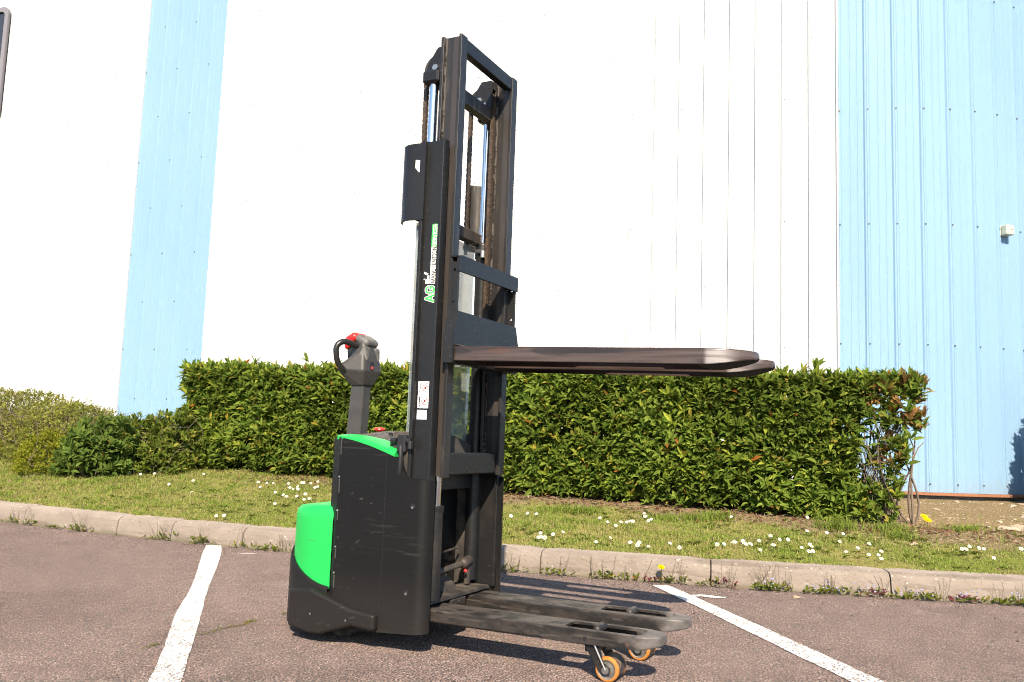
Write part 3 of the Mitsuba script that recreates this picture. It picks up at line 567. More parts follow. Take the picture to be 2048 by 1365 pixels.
a = leaf_arrays(np.c_[-1.36 + .491 * tq + .871 * off, 3.335 + .871 * tq - .491 * off, np.full(n, .002)], unit(np.c_[r3.normal(0, 1, (n, 2)), np.abs(r3.normal(0, .6, n))]), unit(np.c_[r3.normal(0, .3, (n, 2)), np.ones(n)]), r3.uniform(.005, .013, n), r3.uniform(.003, .006, n), greens(r3, n, (.10, .10, .02), (.19, .19, .035), .1))
obj('crack_moss', leafmesh(a), 'm_grass', color=a[2], label='thin line of moss in the asphalt crack by the left line', kind='stuff'); labels['crack_moss']['category'] = 'moss'
# grit lying on the asphalt
n = 2600; gx = r3.uniform(-5.2, 4.2, n); gy = np.where(r3.random(n) < .45, kerby(gx) - r3.exponential(.35, n) - .02, 2.3 + r3.random(n) * 4.6); k = gy < kerby(gx) - .02; gx, gy = gx[k], gy[k]
ico = trimesh.creation.icosphere(0); gv = np.vstack([ico.vertices * (r3.uniform(.0016, .0050) * V([1.2, 1, .7])) * r3.uniform(.7, 1.3, 3) + [x, y, .003] for x, y in zip(gx, gy)])
gc = np.repeat(V([.30, .25, .215]) * r3.uniform(.25, 1.35, (len(gx), 1)), 12, 0)
obj('grit', trimesh.Trimesh(gv, np.vstack([ico.faces + 12 * i for i in range(len(gx))]), process=False), 'm_grass', color=gc, label='loose grit and tiny chippings lying on the asphalt', kind='stuff'); labels['grit']['category'] = 'gravel'
# stones
mat('m_stone', proc(lambda p, n, uv: mix((.24, .175, .12), (.40, .32, .25), fbm(p.x * 30, p.y * 30, p.z * 30, 4))), .9)
def stone(x, y, z, sx, sy, sz, lb, grp=None, seed=0):
    r = np.random.default_rng(seed); m_ = hull(r.normal(0, 1, (16, 3)) / 1.7 * V([sx, sy, sz])); m_.apply_translation([x, y, z + sz * .35]); tag(obj('stone', m_, 'm_stone'), lb, 'stone', grp)
stone(4.22, 7.42, vz(4.22, 7.42), .085, .05, .035, 'large buff limestone block near the right edge', None, 1)
stone(4.42, 7.55, vz(4.42, 7.55), .05, .04, .03, 'second limestone block at the right edge beside the large one', None, 2)
stone(2.89, 6.23, vz(2.89, 6.23), .026, .02, .016, 'small buff stone alone in the grass behind the kerb', None, 3)
stone(1.611, 4.911, 0, .02, .016, .012, 'pale pebble on the asphalt right of the parking line', None, 4)
stone(2.14, 5.02, 0, .016, .014, .012, 'pebble against the kerb foot below a joint', None, 5)
n = 2600; gx2 = r3.uniform(2.7, 6.3, n); gy2 = r3.uniform(6.2, 10.5, n); ok = (gx2 + .45 * (gy2 - 6.6) > 2.9 + r3.normal(0, .5, n)); gx2, gy2 = gx2[ok], gy2[ok]; gvs = []
ico = trimesh.creation.icosphere(0)
gv = np.vstack([ico.vertices * (r3.uniform(.002, .009) * V([1.2, 1, .7]) * r3.uniform(.7, 1.3, 3)) + [x, y, vz(x, y)] for x, y in zip(gx2, gy2)]); gf = np.vstack([ico.faces + 12 * i for i in range(len(gx2))])
obj('gravel', trimesh.Trimesh(gv, gf, process=False), 'm_stone', label='fine stony rubble in the bare soil at the right', kind='stuff'); labels['gravel']['category'] = 'gravel'
for i in range(46):
    x = r3.uniform(3.4, 6.0); y = r3.uniform(7.2, 10.2); s_i = r3.uniform(.008, .032)
    stone(x, y, vz(x, y), s_i * 1.3, s_i, s_i * .6, 'small buff stone in the bare soil below the blue cladding', 'stones in the bare soil at the right', 10 + i)

# ---------------------------------------------------------------- the pallet stacker (built in its own frame: x along the forks, y across, away from the camera, z up)
MX, MY, YAW = -0.0991, 3.5818, 0.4638
RM = V([[math.cos(YAW), math.sin(YAW), 0], [-math.sin(YAW), math.cos(YAW), 0], [0, 0, 1]])
def loc(p): return ((p.x - MX) * math.cos(YAW) - (p.y - MY) * math.sin(YAW), (p.x - MX) * math.sin(YAW) + (p.y - MY) * math.cos(YAW), p.z)
def f_paint(p, n, uv):      # black paint, rubbed and dusty
    x, y, z = loc(p)
    w = fbm(x * 7, y * 7, z * 5, 4); q = fbm(x * 60, y * 60, z * 60, 2)
    c = mix((0.0085, 0.0088, 0.0100), (0.0150, 0.0148, 0.0155), w)
    c = mix(c, (0.06, 0.045, 0.035), smoothstep(0.76, 0.84, q) * 0.4)
    return mix(c, (0.040, 0.033, 0.028), smoothstep(0.52, 0.8, w) * smoothstep(0.9, 0.2, z) * 0.7)
mat('m_paint', proc(f_paint), 0.40, spec=0.35, bump=proc(lambda p, n, uv: fbm(p.x * 60, p.y * 60, p.z * 60, 2), 0.001), bscale=0.0009)
def f_grease(p, n, uv):     # inner rails: old grease and dust
    x, y, z = loc(p)
    w = fbm(x * 14, y * 14, z * 1.6, 4); q = fbm(x * 70, y * 70, z * 8, 2)
    c = mix((0.014, 0.012, 0.011), (0.045, 0.036, 0.031), smoothstep(0.3, 0.75, w))
    return mix(c, (0.10, 0.085, 0.07), smoothstep(0.68, 0.8, q) * 0.5)
def f_rail(p, n, uv):       # roller tracks: a pale line of old grease in the corner of the web
    x, y, z = loc(p)
    c = mix(f_paint(p, n, uv), f_grease(p, n, uv), 0.35)
    g = smoothstep(0.0026, 0.001, dr.abs(x + 0.1165 + 0.003 * (noise(z * 40) - 0.5))) * smoothstep(0.3, 0.6, noise(z * 25, 3.0) * 0.6 + noise(z * 160, 7.0) * 0.5)
    c = mix(c, (0.17, 0.145, 0.125), g * 0.6)
    return mix(c, (0.055, 0.046, 0.042), smoothstep(0.018, 0.010, dr.abs(x + 0.07)) * 0.5)
mat('m_rail', proc(f_rail), 0.4)
mat('m_grease', proc(f_grease), 0.55)
def f_panel(p, n, uv):      # moulded black panel with scuffs
    x, y, z = loc(p)
    w = fbm(x * 5, y * 5, z * 5, 4); s1 = fbm(x * 9, y * 9, z * 85, 3); s2 = fbm(x * 26 + z * 11, y * 8, z * 60 - x * 22, 3)
    c = mix((0.0052, 0.0051, 0.0055), (0.0090, 0.0088, 0.0090), w)
    c = mix(c, (0.030, 0.029, 0.029), smoothstep(0.66, 0.78, s1) * smoothstep(0.48, 0.66, w) * 0.6)
    c = mix(c, (0.06, 0.058, 0.058), smoothstep(0.72, 0.80, s2) * smoothstep(0.5, 0.68, noise(x * 6, y * 6, z * 6 + 4)) * 0.6)
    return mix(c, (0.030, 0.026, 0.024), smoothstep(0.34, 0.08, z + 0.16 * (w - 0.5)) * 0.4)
mat('m_panel', proc(f_panel), 0.46, spec=0.22, bump=proc(lambda p, n, uv: fbm(p.x * 240, p.y * 240, p.z * 240, 2), 0.0006), bscale=0.0005)
def f_fork(p, n, uv):       # fork steel: black paint worn to brown and bare steel, shade painted underneath
    x, y, z = loc(p)
    g = fbm(x * 3.2, y * 9, z * 75, 4); w = fbm(x * 5, y * 11, z * 20, 3)
    c = mix((0.040, 0.027, 0.024), (0.082, 0.057, 0.050), smoothstep(0.3, 0.65, g))
    c = mix(c, (0.10, 0.085, 0.08), smoothstep(0.6, 0.75, g) * 0.6)
    c = mix(c, (0.016, 0.014, 0.0135), smoothstep(0.42, 0.30, w) * 0.6)
    c = mix(c, (0.11, 0.05, 0.03), smoothstep(0.70, 0.80, w) * 0.4)
    c = mix(c, (0.30, 0.27, 0.26), smoothstep(0.965, 0.985, x) * smoothstep(1.10, 1.02, x + 0.10 * (w - 0.5)) * (0.35 + 0.65 * smoothstep(0.38, 0.6, g)))
    return mix(c, (0.010, 0.0095, 0.009), smoothstep(-0.25, -0.5, n.z))  # downward faces go near black: underside shade put into the colour
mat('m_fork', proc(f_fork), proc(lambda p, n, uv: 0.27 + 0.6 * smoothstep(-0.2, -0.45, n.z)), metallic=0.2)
def f_leg(p, n, uv):        # support legs: chipped black paint, dust and rust
    x, y, z = loc(p)
    w = fbm(x * 16, y * 22, z * 30, 4); g = fbm(x * 9, y * 50, z * 80, 3); q = fbm(x * 34, y * 34, z * 50, 2)
    c = mix((0.011, 0.0095, 0.0088), (0.033, 0.0265, 0.0235), smoothstep(0.32, 0.65, w))
    c = mix(c, (0.085, 0.072, 0.064), smoothstep(0.58, 0.74, g) * 0.6)
    c = mix(c, (0.012, 0.011, 0.011), smoothstep(0.60, 0.72, q) * 0.75)
    c = mix(c, (0.105, 0.090, 0.080), smoothstep(0.6, 0.9, n.z) * smoothstep(0.3, 0.6, w) * 0.35)
    c = mix(c, (0.12, 0.06, 0.035), smoothstep(0.70, 0.78, fbm(x * 14, y * 14, z * 14 + 8, 3)) * 0.5)
    return mix(c, (0.15, 0.135, 0.13), smoothstep(0.68, 0.76, x + 0.14 * (w - 0.5)) * (0.25 + 0.9 * w))
mat('m_leg', proc(f_leg), 0.52, metallic=0.1)
mat('m_dusty', proc(lambda p, n, uv: mix((0.018, 0.0155, 0.014), (0.065, 0.054, 0.045), smoothstep(0.25, 0.7, fbm(p.x * 16, p.y * 16, p.z * 16, 4)))), 0.75)
def f_green(p, n, uv):
    x, y, z = loc(p); w = fbm(x * 40, y * 40, z * 40, 2); s = fbm(x * 10 + 4, y * 10, z * 70, 3)
    c = mix((0.010, 0.36, 0.060), (0.015, 0.42, 0.080), fbm(x * 4, y * 4, z * 4, 3))
    c = mix(c, (0.05, 0.16, 0.04), smoothstep(0.74, 0.84, s) * 0.35)
    return mix(c, (0.12, 0.28, 0.05), smoothstep(0.80, 0.86, w) * 0.4)
mat('m_green', proc(f_green), proc(lambda p, n, uv: 0.28 + 0.25 * fbm(p.x * 12, p.y * 12, p.z * 12, 3)))
mat('m_greyplastic', proc(lambda p, n, uv: mix((0.034, 0.033, 0.033), (0.055, 0.053, 0.052), fbm(p.x * 22, p.y * 22, p.z * 22, 3))), 0.5, bump=proc(lambda p, n, uv: fbm(p.x * 300, p.y * 300, p.z * 300, 2), 0.0006), bscale=0.0006)
mat('m_cover', proc(lambda p, n, uv: mix((0.038, 0.036, 0.035), (0.085, 0.078, 0.072), fbm(p.x * 18, p.y * 18, p.z * 18, 4))), 0.6)
mat('m_palegrey', proc(lambda p, n, uv: mix((0.085, 0.083, 0.081), (0.125, 0.121, 0.117), smoothstep(0.35, 0.7, fbm(p.x * 45, p.y * 45, p.z * 45, 3)))), 0.55)
mat('m_grip', (0.016, 0.0155, 0.015), 0.35)
mat('m_red', (0.50, 0.022, 0.020), 0.4)
mat('m_chrome', (0.82, 0.82, 0.84), 0.13, metallic=1.0)
mat('m_chain', proc(lambda p, n, uv: mix((0.035, 0.028, 0.024), (0.13, 0.085, 0.055), noise(p.x * 130, p.y * 130, p.z * 130))), 0.45, metallic=0.4)
mat('m_steel', (0.42, 0.41, 0.40), 0.35, metallic=0.9)
mat('m_hub', proc(lambda p, n, uv: mix((0.06, 0.055, 0.05), (0.20, 0.185, 0.17), fbm(p.x * 60, p.y * 60, p.z * 60, 3))), 0.5, metallic=0.3)
mat('m_orange', proc(lambda p, n, uv: mix((0.46, 0.185, 0.035), (0.36, 0.13, 0.03), fbm(p.x * 50, p.y * 50, p.z * 50, 3))), 0.4)
mat('m_tread', proc(lambda p, n, uv: mix((0.035, 0.030, 0.028), (0.24, 0.15, 0.09), smoothstep(0.45, 0.75, fbm(p.x * 30, p.y * 30, p.z * 30, 3)) * 0.6)), 0.7)
mat('m_sticker', (0.74, 0.73, 0.71), 0.45); mat('m_greystick', (0.46, 0.48, 0.52), 0.45)
mat('m_inkgreen', (0.03, 0.50, 0.06), 0.45); mat('m_inkblack', (0.012, 0.012, 0.014), 0.45); mat('m_inkred', (0.52, 0.05, 0.05), 0.45)
scene['m_screen'] = {'type': 'blendbsdf', 'weight': 0.42, 'a': {'type': 'thindielectric', 'int_ior': 1.58}, 'b': {'type': 'twosided', 'bsdf': {'type': 'diffuse', 'reflectance': rgb(.36, .42, .42)}}}

STK = thing('pallet_stacker', 'black and green walk behind electric pallet stacker with raised forks', 'forklift')
def part(name, mesh, m, parent=None, smooth=30, label=None, kind=None):
    mesh = xf(mesh, RM, [MX, MY, 0])
    return obj(name, mesh, m, STK if parent is None else parent, smooth=smooth, label=label, kind=kind)
# --- mast rails: I sections with rounded flanges
def ibeam(x0, x1, yo, yi, tf, yw0, yw1):
    P = Polygon([(x0, yo), (x0 + tf, yo), (x0 + tf + .003, yw0), (x1 - tf - .003, yw0), (x1 - tf, yo), (x1, yo), (x1, yi), (x1 - tf, yi), (x1 - tf - .003, yw1), (x0 + tf + .003, yw1), (x0 + tf, yi), (x0, yi)])
    return P.buffer(-.0025).buffer(.0025)
OUT = ibeam(-.170, -.068, -.306, -.262, .014, -.287, -.276)
INN = ibeam(-.134, -.036, -.2575, -.209, .014, -.240, -.226)
def mir(P): return affinity.scale(P, 1, -1, origin=(0, 0))
FOOT, TOPO, TOPI, BOTI = .185, 2.00, 2.452, .664
part('outer_rail', ext_z(OUT, FOOT, TOPO), 'm_paint'); part('outer_rail', ext_z(mir(OUT), FOOT, TOPO), 'm_paint')
part('inner_rail', ext_z(INN, BOTI, TOPI), 'm_rail'); part('inner_rail', ext_z(mir(INN), BOTI, TOPI), 'm_rail')
part('mast_top_beam', cbox(-.076, -.040, -.2085, .2085, 2.392, 2.4515, .003), 'm_paint')
pb = cbox(-.165, -.125, -.225, .225, 2.245, 2.305, .003)
part('pulley_beam', pb, 'm_grease')
part('outer_cross_beam', cat(cbox(-.215, -.172, -.30, .30, 1.685, 1.735, .003)), 'm_grease')
part('inner_cross_beam', cbox(-.118, -.050, -.2085, .2085, .672, .757, .004), 'm_paint')
part('lower_cross_beam', cbox(-.205, -.172, -.30, .30, .60, .67, .003), 'm_paint')
# rear guards at the head of the outer mast: plates that curl round behind the cylinders
def guard(s):
    a = np.linspace(0, 1, 14); pts = [(-.150, -.310), (-.200, -.312)]
    for t in np.linspace(0, 1.25, 9): pts.append((-.215 - .070 * math.sin(t), -.312 + .075 * (1 - math.cos(t))))
    o = Polygon(pts + [(x + .004 * (0 if i < 2 else 1), y + .005) for i, (x, y) in enumerate(pts)][::-1]).buffer(0)
    o = affinity.scale(o, 1, -s, origin=(0, 0)) if s > 0 else o
    z0, z1 = (1.675, 1.990)
    m_ = ext_z(o if o.geom_type == 'Polygon' else max(o.geoms, key=lambda g: g.area), z0, z1)
    hole = extr(Polygon([(-.196, 1.895), (-.178, 1.874), (-.178, 1.916), (-.194, 1.920)]).buffer(.004), .1)
    hole = xf(hole, [[1, 0, 0], [0, 0, -1], [0, 1, 0]], [0, -.26 if s < 0 else .36, 0])
    return from_man(to_man(m_) - to_man(hole)) if s < 0 else m_
part('rear_guard', guard(-1), 'm_paint', smooth=35); part('rear_guard', guard(1), 'm_grease', smooth=35)
# --- cylinders, rods, pulleys, chains
for s in (-1, 1):
    x, y = -.172, s * .236
    lc = part('lift_cylinder', lathe([(0, .21), (.030, .21), (.030, 1.62), (.034, 1.625), (.034, 1.685), (.028, 1.695), (0, 1.695)], [x, y, 0], [0, 0, 1], 24), 'm_paint', smooth=40)
    part('piston_rod', cyl([x, y, 1.69], [x, y, 2.30], .0185, 24), 'm_chrome', lc, smooth=40)
    part('rod_cap', cbox(x - .042, x + .036, s * .236 - .032, s * .236 + .032, 2.262, 2.318, .009), 'm_paint', lc)
    if s > 0: part('hose_fitting', cat(cyl([x - .02, y - .03, 1.655], [x + .03, y - .052, 1.650], .009, 10), cyl([x + .03, y - .052, 1.65], [x + .03, y - .052, 1.62], .011, 8)), 'm_steel', lc)
    yc = s * .192
    pc = [-.180, yc, 2.345]
    pu = part('pulley', lathe([(0, -.016), (.058, -.016), (.062, -.014), (.052, -.010), (.052, .010), (.062, .014), (.058, .016), (0, .016)], pc, [0, 1, 0], 28), 'm_grease', smooth=35)
    br = Polygon([(-.235, 2.30), (-.12, 2.30), (-.118, 2.40), (-.13, 2.43), (-.175, 2.43), (-.215, 2.37)])
    part('pulley_bracket', cat(ext_y(br, yc - .026, yc - .020), ext_y(br, yc + .020, yc + .026), cbox(-.175, -.12, yc - .027, yc + .027, 2.395, 2.434, .003)), 'm_paint', pu)
    part('axle_bolt', cat(cyl([-.18, yc - .034, 2.345], [-.18, yc - .0265, 2.345], .014, 6), cyl([-.15, yc - .032, 2.325], [-.15, yc - .0265, 2.325], .007, 6)), 'm_steel', pu)
    # leaf chain: down at the back to the outer beam, down in front to the carriage
    links = []
    def link(c, d, odd):
        d = V(d) / np.linalg.norm(d); w = V([0, 1.0, 0]); u = np.cross(d, w); Lk = .0135
        P = Polygon([(-Lk * .55, 0), (Lk * .55, 0)] if 0 else [(-Lk * .5, -.0001), (Lk * .5, -.0001), (Lk * .5, .0001), (-Lk * .5, .0001)]).buffer(.0078, 3)
        A = np.stack([d, u, w], 1)
        for o in ((-.0085, .0035) if odd else (-.003, -.0085 + .009)):
            pass
        for o, th in (((-.0095, .004), (.0055, .004)) if odd else ((-.005, .004), (.001, .004))):
            links.append(xf(extr(P, th), A, V(c) + w * o))
    zz = np.arange(1.745, 2.345, .0125)
    for i, z in enumerate(zz): link([pc[0] - .057, yc, z], [0, 0, 1], i % 2)
    for i, a_ in enumerate(np.linspace(0, math.pi, 15)): link([pc[0] - .057 * math.cos(a_), yc, pc[2] + .057 * math.sin(a_)], [math.sin(a_), 0, math.cos(a_)], i % 2)
    for i, z in enumerate(np.arange(1.36, 2.345, .0125)): link([pc[0] + .057, yc, z], [0, 0, 1], i % 2)
    ch = part('lift_chain', cat(*links), 'm_chain', smooth=False, kind='stuff')
    part('chain_anchor', cat(cyl([pc[0] - .057, yc, 1.64], [pc[0] - .057, yc, 1.75], .008, 10), cyl([pc[0] - .057, yc, 1.665], [pc[0] - .057, yc, 1.682], .014, 6), cyl([pc[0] + .057, yc, 1.28], [pc[0] + .057, yc, 1.37], .009, 10)), 'm_grease', ch)
for s in (-1,):
    fl = part('tilt_cylinder', lathe([(0, .20), (.027, .20), (.027, .53), (.030, .535), (.030, .555), (0, .556)], [-.075, s * .232, 0], [0, 0, 1], 22), 'm_paint', smooth=40)
    part('piston_rod', cyl([-.075, s * .232, .55], [-.075, s * .232, .668], .0165, 22), 'm_chrome', fl, smooth=40)
# --- clear screen between the rails
part('clear_screen', cbox(-.2215, -.2185, -.245, .245, .752, 1.684, .0005), 'm_screen', smooth=False, label='clear hazy plastic screen between the mast rails')
# --- carriage
cg = part('carriage_plate', bev(lambda P, a, b: ext_x(P, a, b), [(-.286, 1.106), (.286, 1.106), (.286, 1.235), (.258, 1.312), (-.258, 1.312), (-.286, 1.235)], -.048, 0, .003), 'm_paint')
part('side_cheek', bev(lambda P, a, b: ext_y(P, a, b), [(-.115, 1.10), (-.048, 1.09), (-.048, 1.24), (-.075, 1.30), (-.115, 1.30)], -.207, -.195, .002), 'm_paint', cg)
part('side_cheek', bev(lambda P, a, b: ext_y(P, a, b), [(-.115, 1.10), (-.048, 1.09), (-.048, 1.24), (-.075, 1.30), (-.115, 1.30)], .195, .207, .002), 'm_paint', cg)
def post(y0, y1):
    m_ = to_man(cbox(-.040, -.006, y0, y1, 1.30, 1.508, .002))
    for z in (1.345, 1.475): m_ = m_ - to_man(cyl([-.023, y0 - .02, z], [-.023, y1 + .02, z], .0062, 12))
    return from_man(m_)
part('guard_post', post(-.258, -.246), 'm_paint'); part('guard_post', post(.246, .258), 'm_paint')
gr = ext_x(Polygon([(-.262, 1.470), (.262, 1.470), (.262, 1.533), (-.240, 1.535), (-.262, 1.520)]), -.012, 0)
part('guard_rail', cat(gr, cbox(-.042, -.012, -.262, .262, 1.525, 1.534, .001)), 'm_paint')
def bar(st, nc=5):
    """a bar along x through rounded rectangular sections (x, ya, yb, za, zb, r)"""
    v, k = [], 4 * nc
    for x, ya, yb, za, zb, r in st:
        ya, yb = min(ya, yb), max(ya, yb); r = min(r, .49 * (yb - ya), .49 * (zb - za))
        for cy, cz, a0 in ((yb - r, zb - r, 0), (ya + r, zb - r, 90), (ya + r, za + r, 180), (yb - r, za + r, 270)):
            for t in np.linspace(a0, a0 + 90, nc): v.append((x, cy + r * math.cos(math.radians(t)), cz + r * math.sin(math.radians(t))))
    f = []
    for i in range(len(st) - 1):
        for j in range(k): m_ = (j + 1) % k; f += [[i * k + j, i * k + m_, (i + 1) * k + m_], [i * k + j, (i + 1) * k + m_, (i + 1) * k + j]]
    n = len(v); v += [(st[0][0], (st[0][1] + st[0][2]) / 2, (st[0][3] + st[0][4]) / 2), (st[-1][0], (st[-1][1] + st[-1][2]) / 2, (st[-1][3] + st[-1][4]) / 2)]
    for j in range(k): m_ = (j + 1) % k; f += [[n, m_, j], [n + 1, n - k + j, n - k + m_]]
    m_ = trimesh.Trimesh(V(v), f, process=True); m_.fix_normals(); return m_
def tipped(s, x0, t0, L, yo, yi, z0, z1, r, cut_o, cut_i, rise, droop):
    inw = -s; st = [(x0, yo, yi, z0, z1, r)] + [(x, yo, yi, z0, z1, r) for x in np.linspace(x0, t0, 9)[1:]]
    for u in np.linspace(0, math.pi / 2, 15)[1:]:
        x = t0 + (L - t0) * math.sin(u); q = (x - t0) / (L - t0)
        st.append((x, yo + inw * cut_o * (.55 * (1 - math.cos(u)) ** 1.15 + .45 * q ** 1.5), yi + s * cut_i * (.55 * (1 - math.cos(u)) ** 1.15 + .45 * q ** 1.5), z0 + rise * q ** 1.5, z1 - droop * q ** 3, r))
    e = st[-1]; st.append((L + .004, e[1] + inw * .006, e[2] + s * .006, e[3] + .006, e[4] - .006, r)); return bar(st)
def fork(s):
    hf, w, L, t0 = .272, .205, 1.129, .978
    yo, yi = s * hf, s * (hf - w); inw = -s; z0, z1 = 1.112, 1.171
    body = to_man(tipped(s, -.002, t0, L - .004, yo, yi, z0, z1, .007, .095, .065, .027, .004))
    a, b = sorted((yo + inw * .007, yi - inw * .007)); body = body - to_man(cbox(.03, t0 - .03, a, b, z0 - .05, z1 - .008, .002))
    sl0, sl1 = sorted((yo + inw * .058, yo + inw * .145))
    body = body - to_man(ext_z(sbox(.44, sl0, .82, sl1).buffer(-.03).buffer(.03), z0 - .02, z1 + .02))
    m_ = from_man(body); v = m_.vertices.copy(); v[:, 2] += -.0211 * v[:, 0]; m_.vertices = v
    return m_
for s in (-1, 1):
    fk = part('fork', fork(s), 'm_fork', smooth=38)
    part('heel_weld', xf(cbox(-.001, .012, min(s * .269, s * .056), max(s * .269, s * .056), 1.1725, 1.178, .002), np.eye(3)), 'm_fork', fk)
# --- support legs with load wheels
def leg(s):
    hl, w, L = .2504, .152, .823
    yo, yi = s * hl, s * (hl - w); inw = -s; t0 = L - .085
    z0, z1 = .126, .173
    body = to_man(tipped(s, -.125, t0, L - .004, yo, yi, z0, z1, .006, .060, .045, .014, .003))
    y0, y1 = min(yo, yi) + .008, max(yo, yi) - .008
    body = body - to_man(cbox(-.10, t0 - .03, y0, y1, 0, z1 - .009, .001))
    a, b = sorted((yo + inw * .022, yo + inw * .122))
    body = body - to_man(ext_z(sbox(.470, a, .752, b).buffer(-.02).buffer(.02), 0, 1))
    m_ = from_man(body); v = m_.vertices.copy(); v[:, 2] += .0062 * (v[:, 0] - .823); m_.vertices = v
    return m_, y0, y1
for s in (-1, 1):
    m_, y0, y1 = leg(s)
    lg = part('support_leg', m_, 'm_leg', smooth=36)
    yo = s * .2504
    sl = bev(lambda P, a, b: ext_y(P, a, b), [(.402, .1215), (.735, .1275), (.735, .1705), (.402, .1685)], min(yo, yo + s * .0022) , max(yo, yo + s * .0022), .0008)
    part('side_plate', sl, 'm_leg', lg)
    cy = s * .176
    part('pivot', spheres([(.588, cy - .028, .170, .016), (.588, cy + .028, .170, .016)]), 'm_leg', lg, smooth=40)
    part('pivot_pin', cyl([.560, s * .2515, .142], [.560, s * .2535, .142], .0085, 14), 'm_inkblack', lg)
    hx, hz, r = .632, .0425, .0425
    wa, wb = cy - .048, cy + .044
    wh = part('load_wheel', lathe([(.020, wa + .004), (.030, wa), (.038, wa), (r - .001, wa + .004), (r, wa + .008), (r, wb - .008), (r - .001, wb - .004), (.038, wb), (.030, wb), (.020, wb - .004)], [hx, 0, hz], [0, 1, 0], 36), 'm_tread', smooth=35)
    part('tyre_rim', cat(lathe([(.0325, wa - .0015), (.0385, wa - .001), (r + .0004, wa + .004), (r + .0006, wa + .012), (.03, wa + .012)], [hx, 0, hz], [0, 1, 0], 36), lathe([(.03, wb - .012), (r + .0006, wb - .012), (r + .0004, wb - .004), (.0385, wb + .001), (.0325, wb + .0015)], [hx, 0, hz], [0, 1, 0], 36)), 'm_orange', wh, smooth=35)
    part('hub', cat(lathe([(0, wa - .003), (.012, wa - .003), (.026, wa + .001), (.033, wa - .002), (.033, wb + .002), (.026, wb - .001), (.012, wb + .003), (0, wb + .003)], [hx, 0, hz], [0, 1, 0], 28)), 'm_hub', wh, smooth=30)
    part('axle_nut', cat(cyl([hx, wa - .016, hz], [hx, wa - .003, hz], .0125, 18), cyl([hx, wb + .003, hz], [hx, wb + .016, hz], .0125, 18)), 'm_steel', wh)
    arm = Polygon([(.548, .150), (.600, .150), (.622, .066), (.648, .050), (.645, .030), (.622, .028), (.606, .044), (.556, .110)])
    part('wheel_bracket', cat(ext_y(arm, wa - .012, wa - .005), ext_y(arm, wb + .005, wb + .012), cbox(.552, .596, wa - .005, wb + .005, .095, .148, .002)), 'm_paint', wh)
    part('push_rod', cyl([.590, wa - .018, .128], [.634, wa - .018, .045], .0038, 8), 'm_steel', wh)
# --- base between the legs
bp = part('base_plate', bev(lambda P, a, b: ext_z(P, a, b), [(-.30, -.258), (-.088, -.258), (-.088, .258), (-.30, .258)], .176, .190, .003), 'm_dusty')
part('linkage_block', cat(hull([(-.27, -.06, .19), (-.27, .13, .19), (-.16, -.01, .19), (-.16, .11, .19), (-.255, -.03, .252), (-.255, .10, .252), (-.205, .0, .245), (-.205, .09, .245)]), cbox(-.30, -.26, -.1, .2, .19, .235, .01)), 'm_dusty', bp)
part('cross_tube', cbox(-.13, -.09, -.06, .06, .115, .172, .004), 'm_leg', bp)
tr = part('torsion_rod', cyl([-.165, -.24, .262], [-.165, .165, .285], .0125, 14), 'm_dusty', smooth=40)
part('yoke', cat(spheres([(-.165, .165, .285, .024), (-.165, .20, .292, .022)]), cyl([-.165, .20, .27], [-.165, .20, .195], .014, 10)), 'm_grease', tr, smooth=40)
part('rubber_bush', cyl([-.150, .15, .258], [-.147, .156, .254], .007, 10), 'm_inkred', tr)
part('brake_rod', cyl([-.21, -.05, .33], [-.21, .19, .345], .005, 8), 'm_dusty')
part('front_bulkhead', cat(cbox(-.262, -.250, -.30, .30, .10, .62, .002), cbox(-.2495, -.240, .02, .16, .24, .47, .003)), 'm_panel')
# --- chassis
NR = .31
def nose(a_, e=2.5, x0=-.50, n=41, b=.325):
    t = np.linspace(-math.pi / 2, math.pi / 2, n)
    return [(x0 - a_ * abs(math.cos(u)) ** (2 / e), b * math.copysign(abs(math.sin(u)) ** (2 / e), math.sin(u))) for u in t]
def panel_plan(y0=-.332):
    return [(-.535, y0 + .040), (-.478, y0 + .004), (-.468, y0 + .001), (-.455, y0), *[(-.100 + .048 * math.sin(t), y0 + .048 * (1 - math.cos(t))) for t in np.linspace(0, math.pi / 2, 12)], (-.30, y0 + .055), (-.50, y0 + .07)]
top = [(-.545, .05), (-.545, .795), (-.500, .806), (-.46, .802), (-.40, .792), (-.33, .775), (-.27, .757), (-.205, .735), (-.190, .722), (-.178, .690), (-.168, .668), (-.150, .657), (-.045, .652), (-.040, .645), (-.040, .092), (-.048, .087), (-.545, .055)]
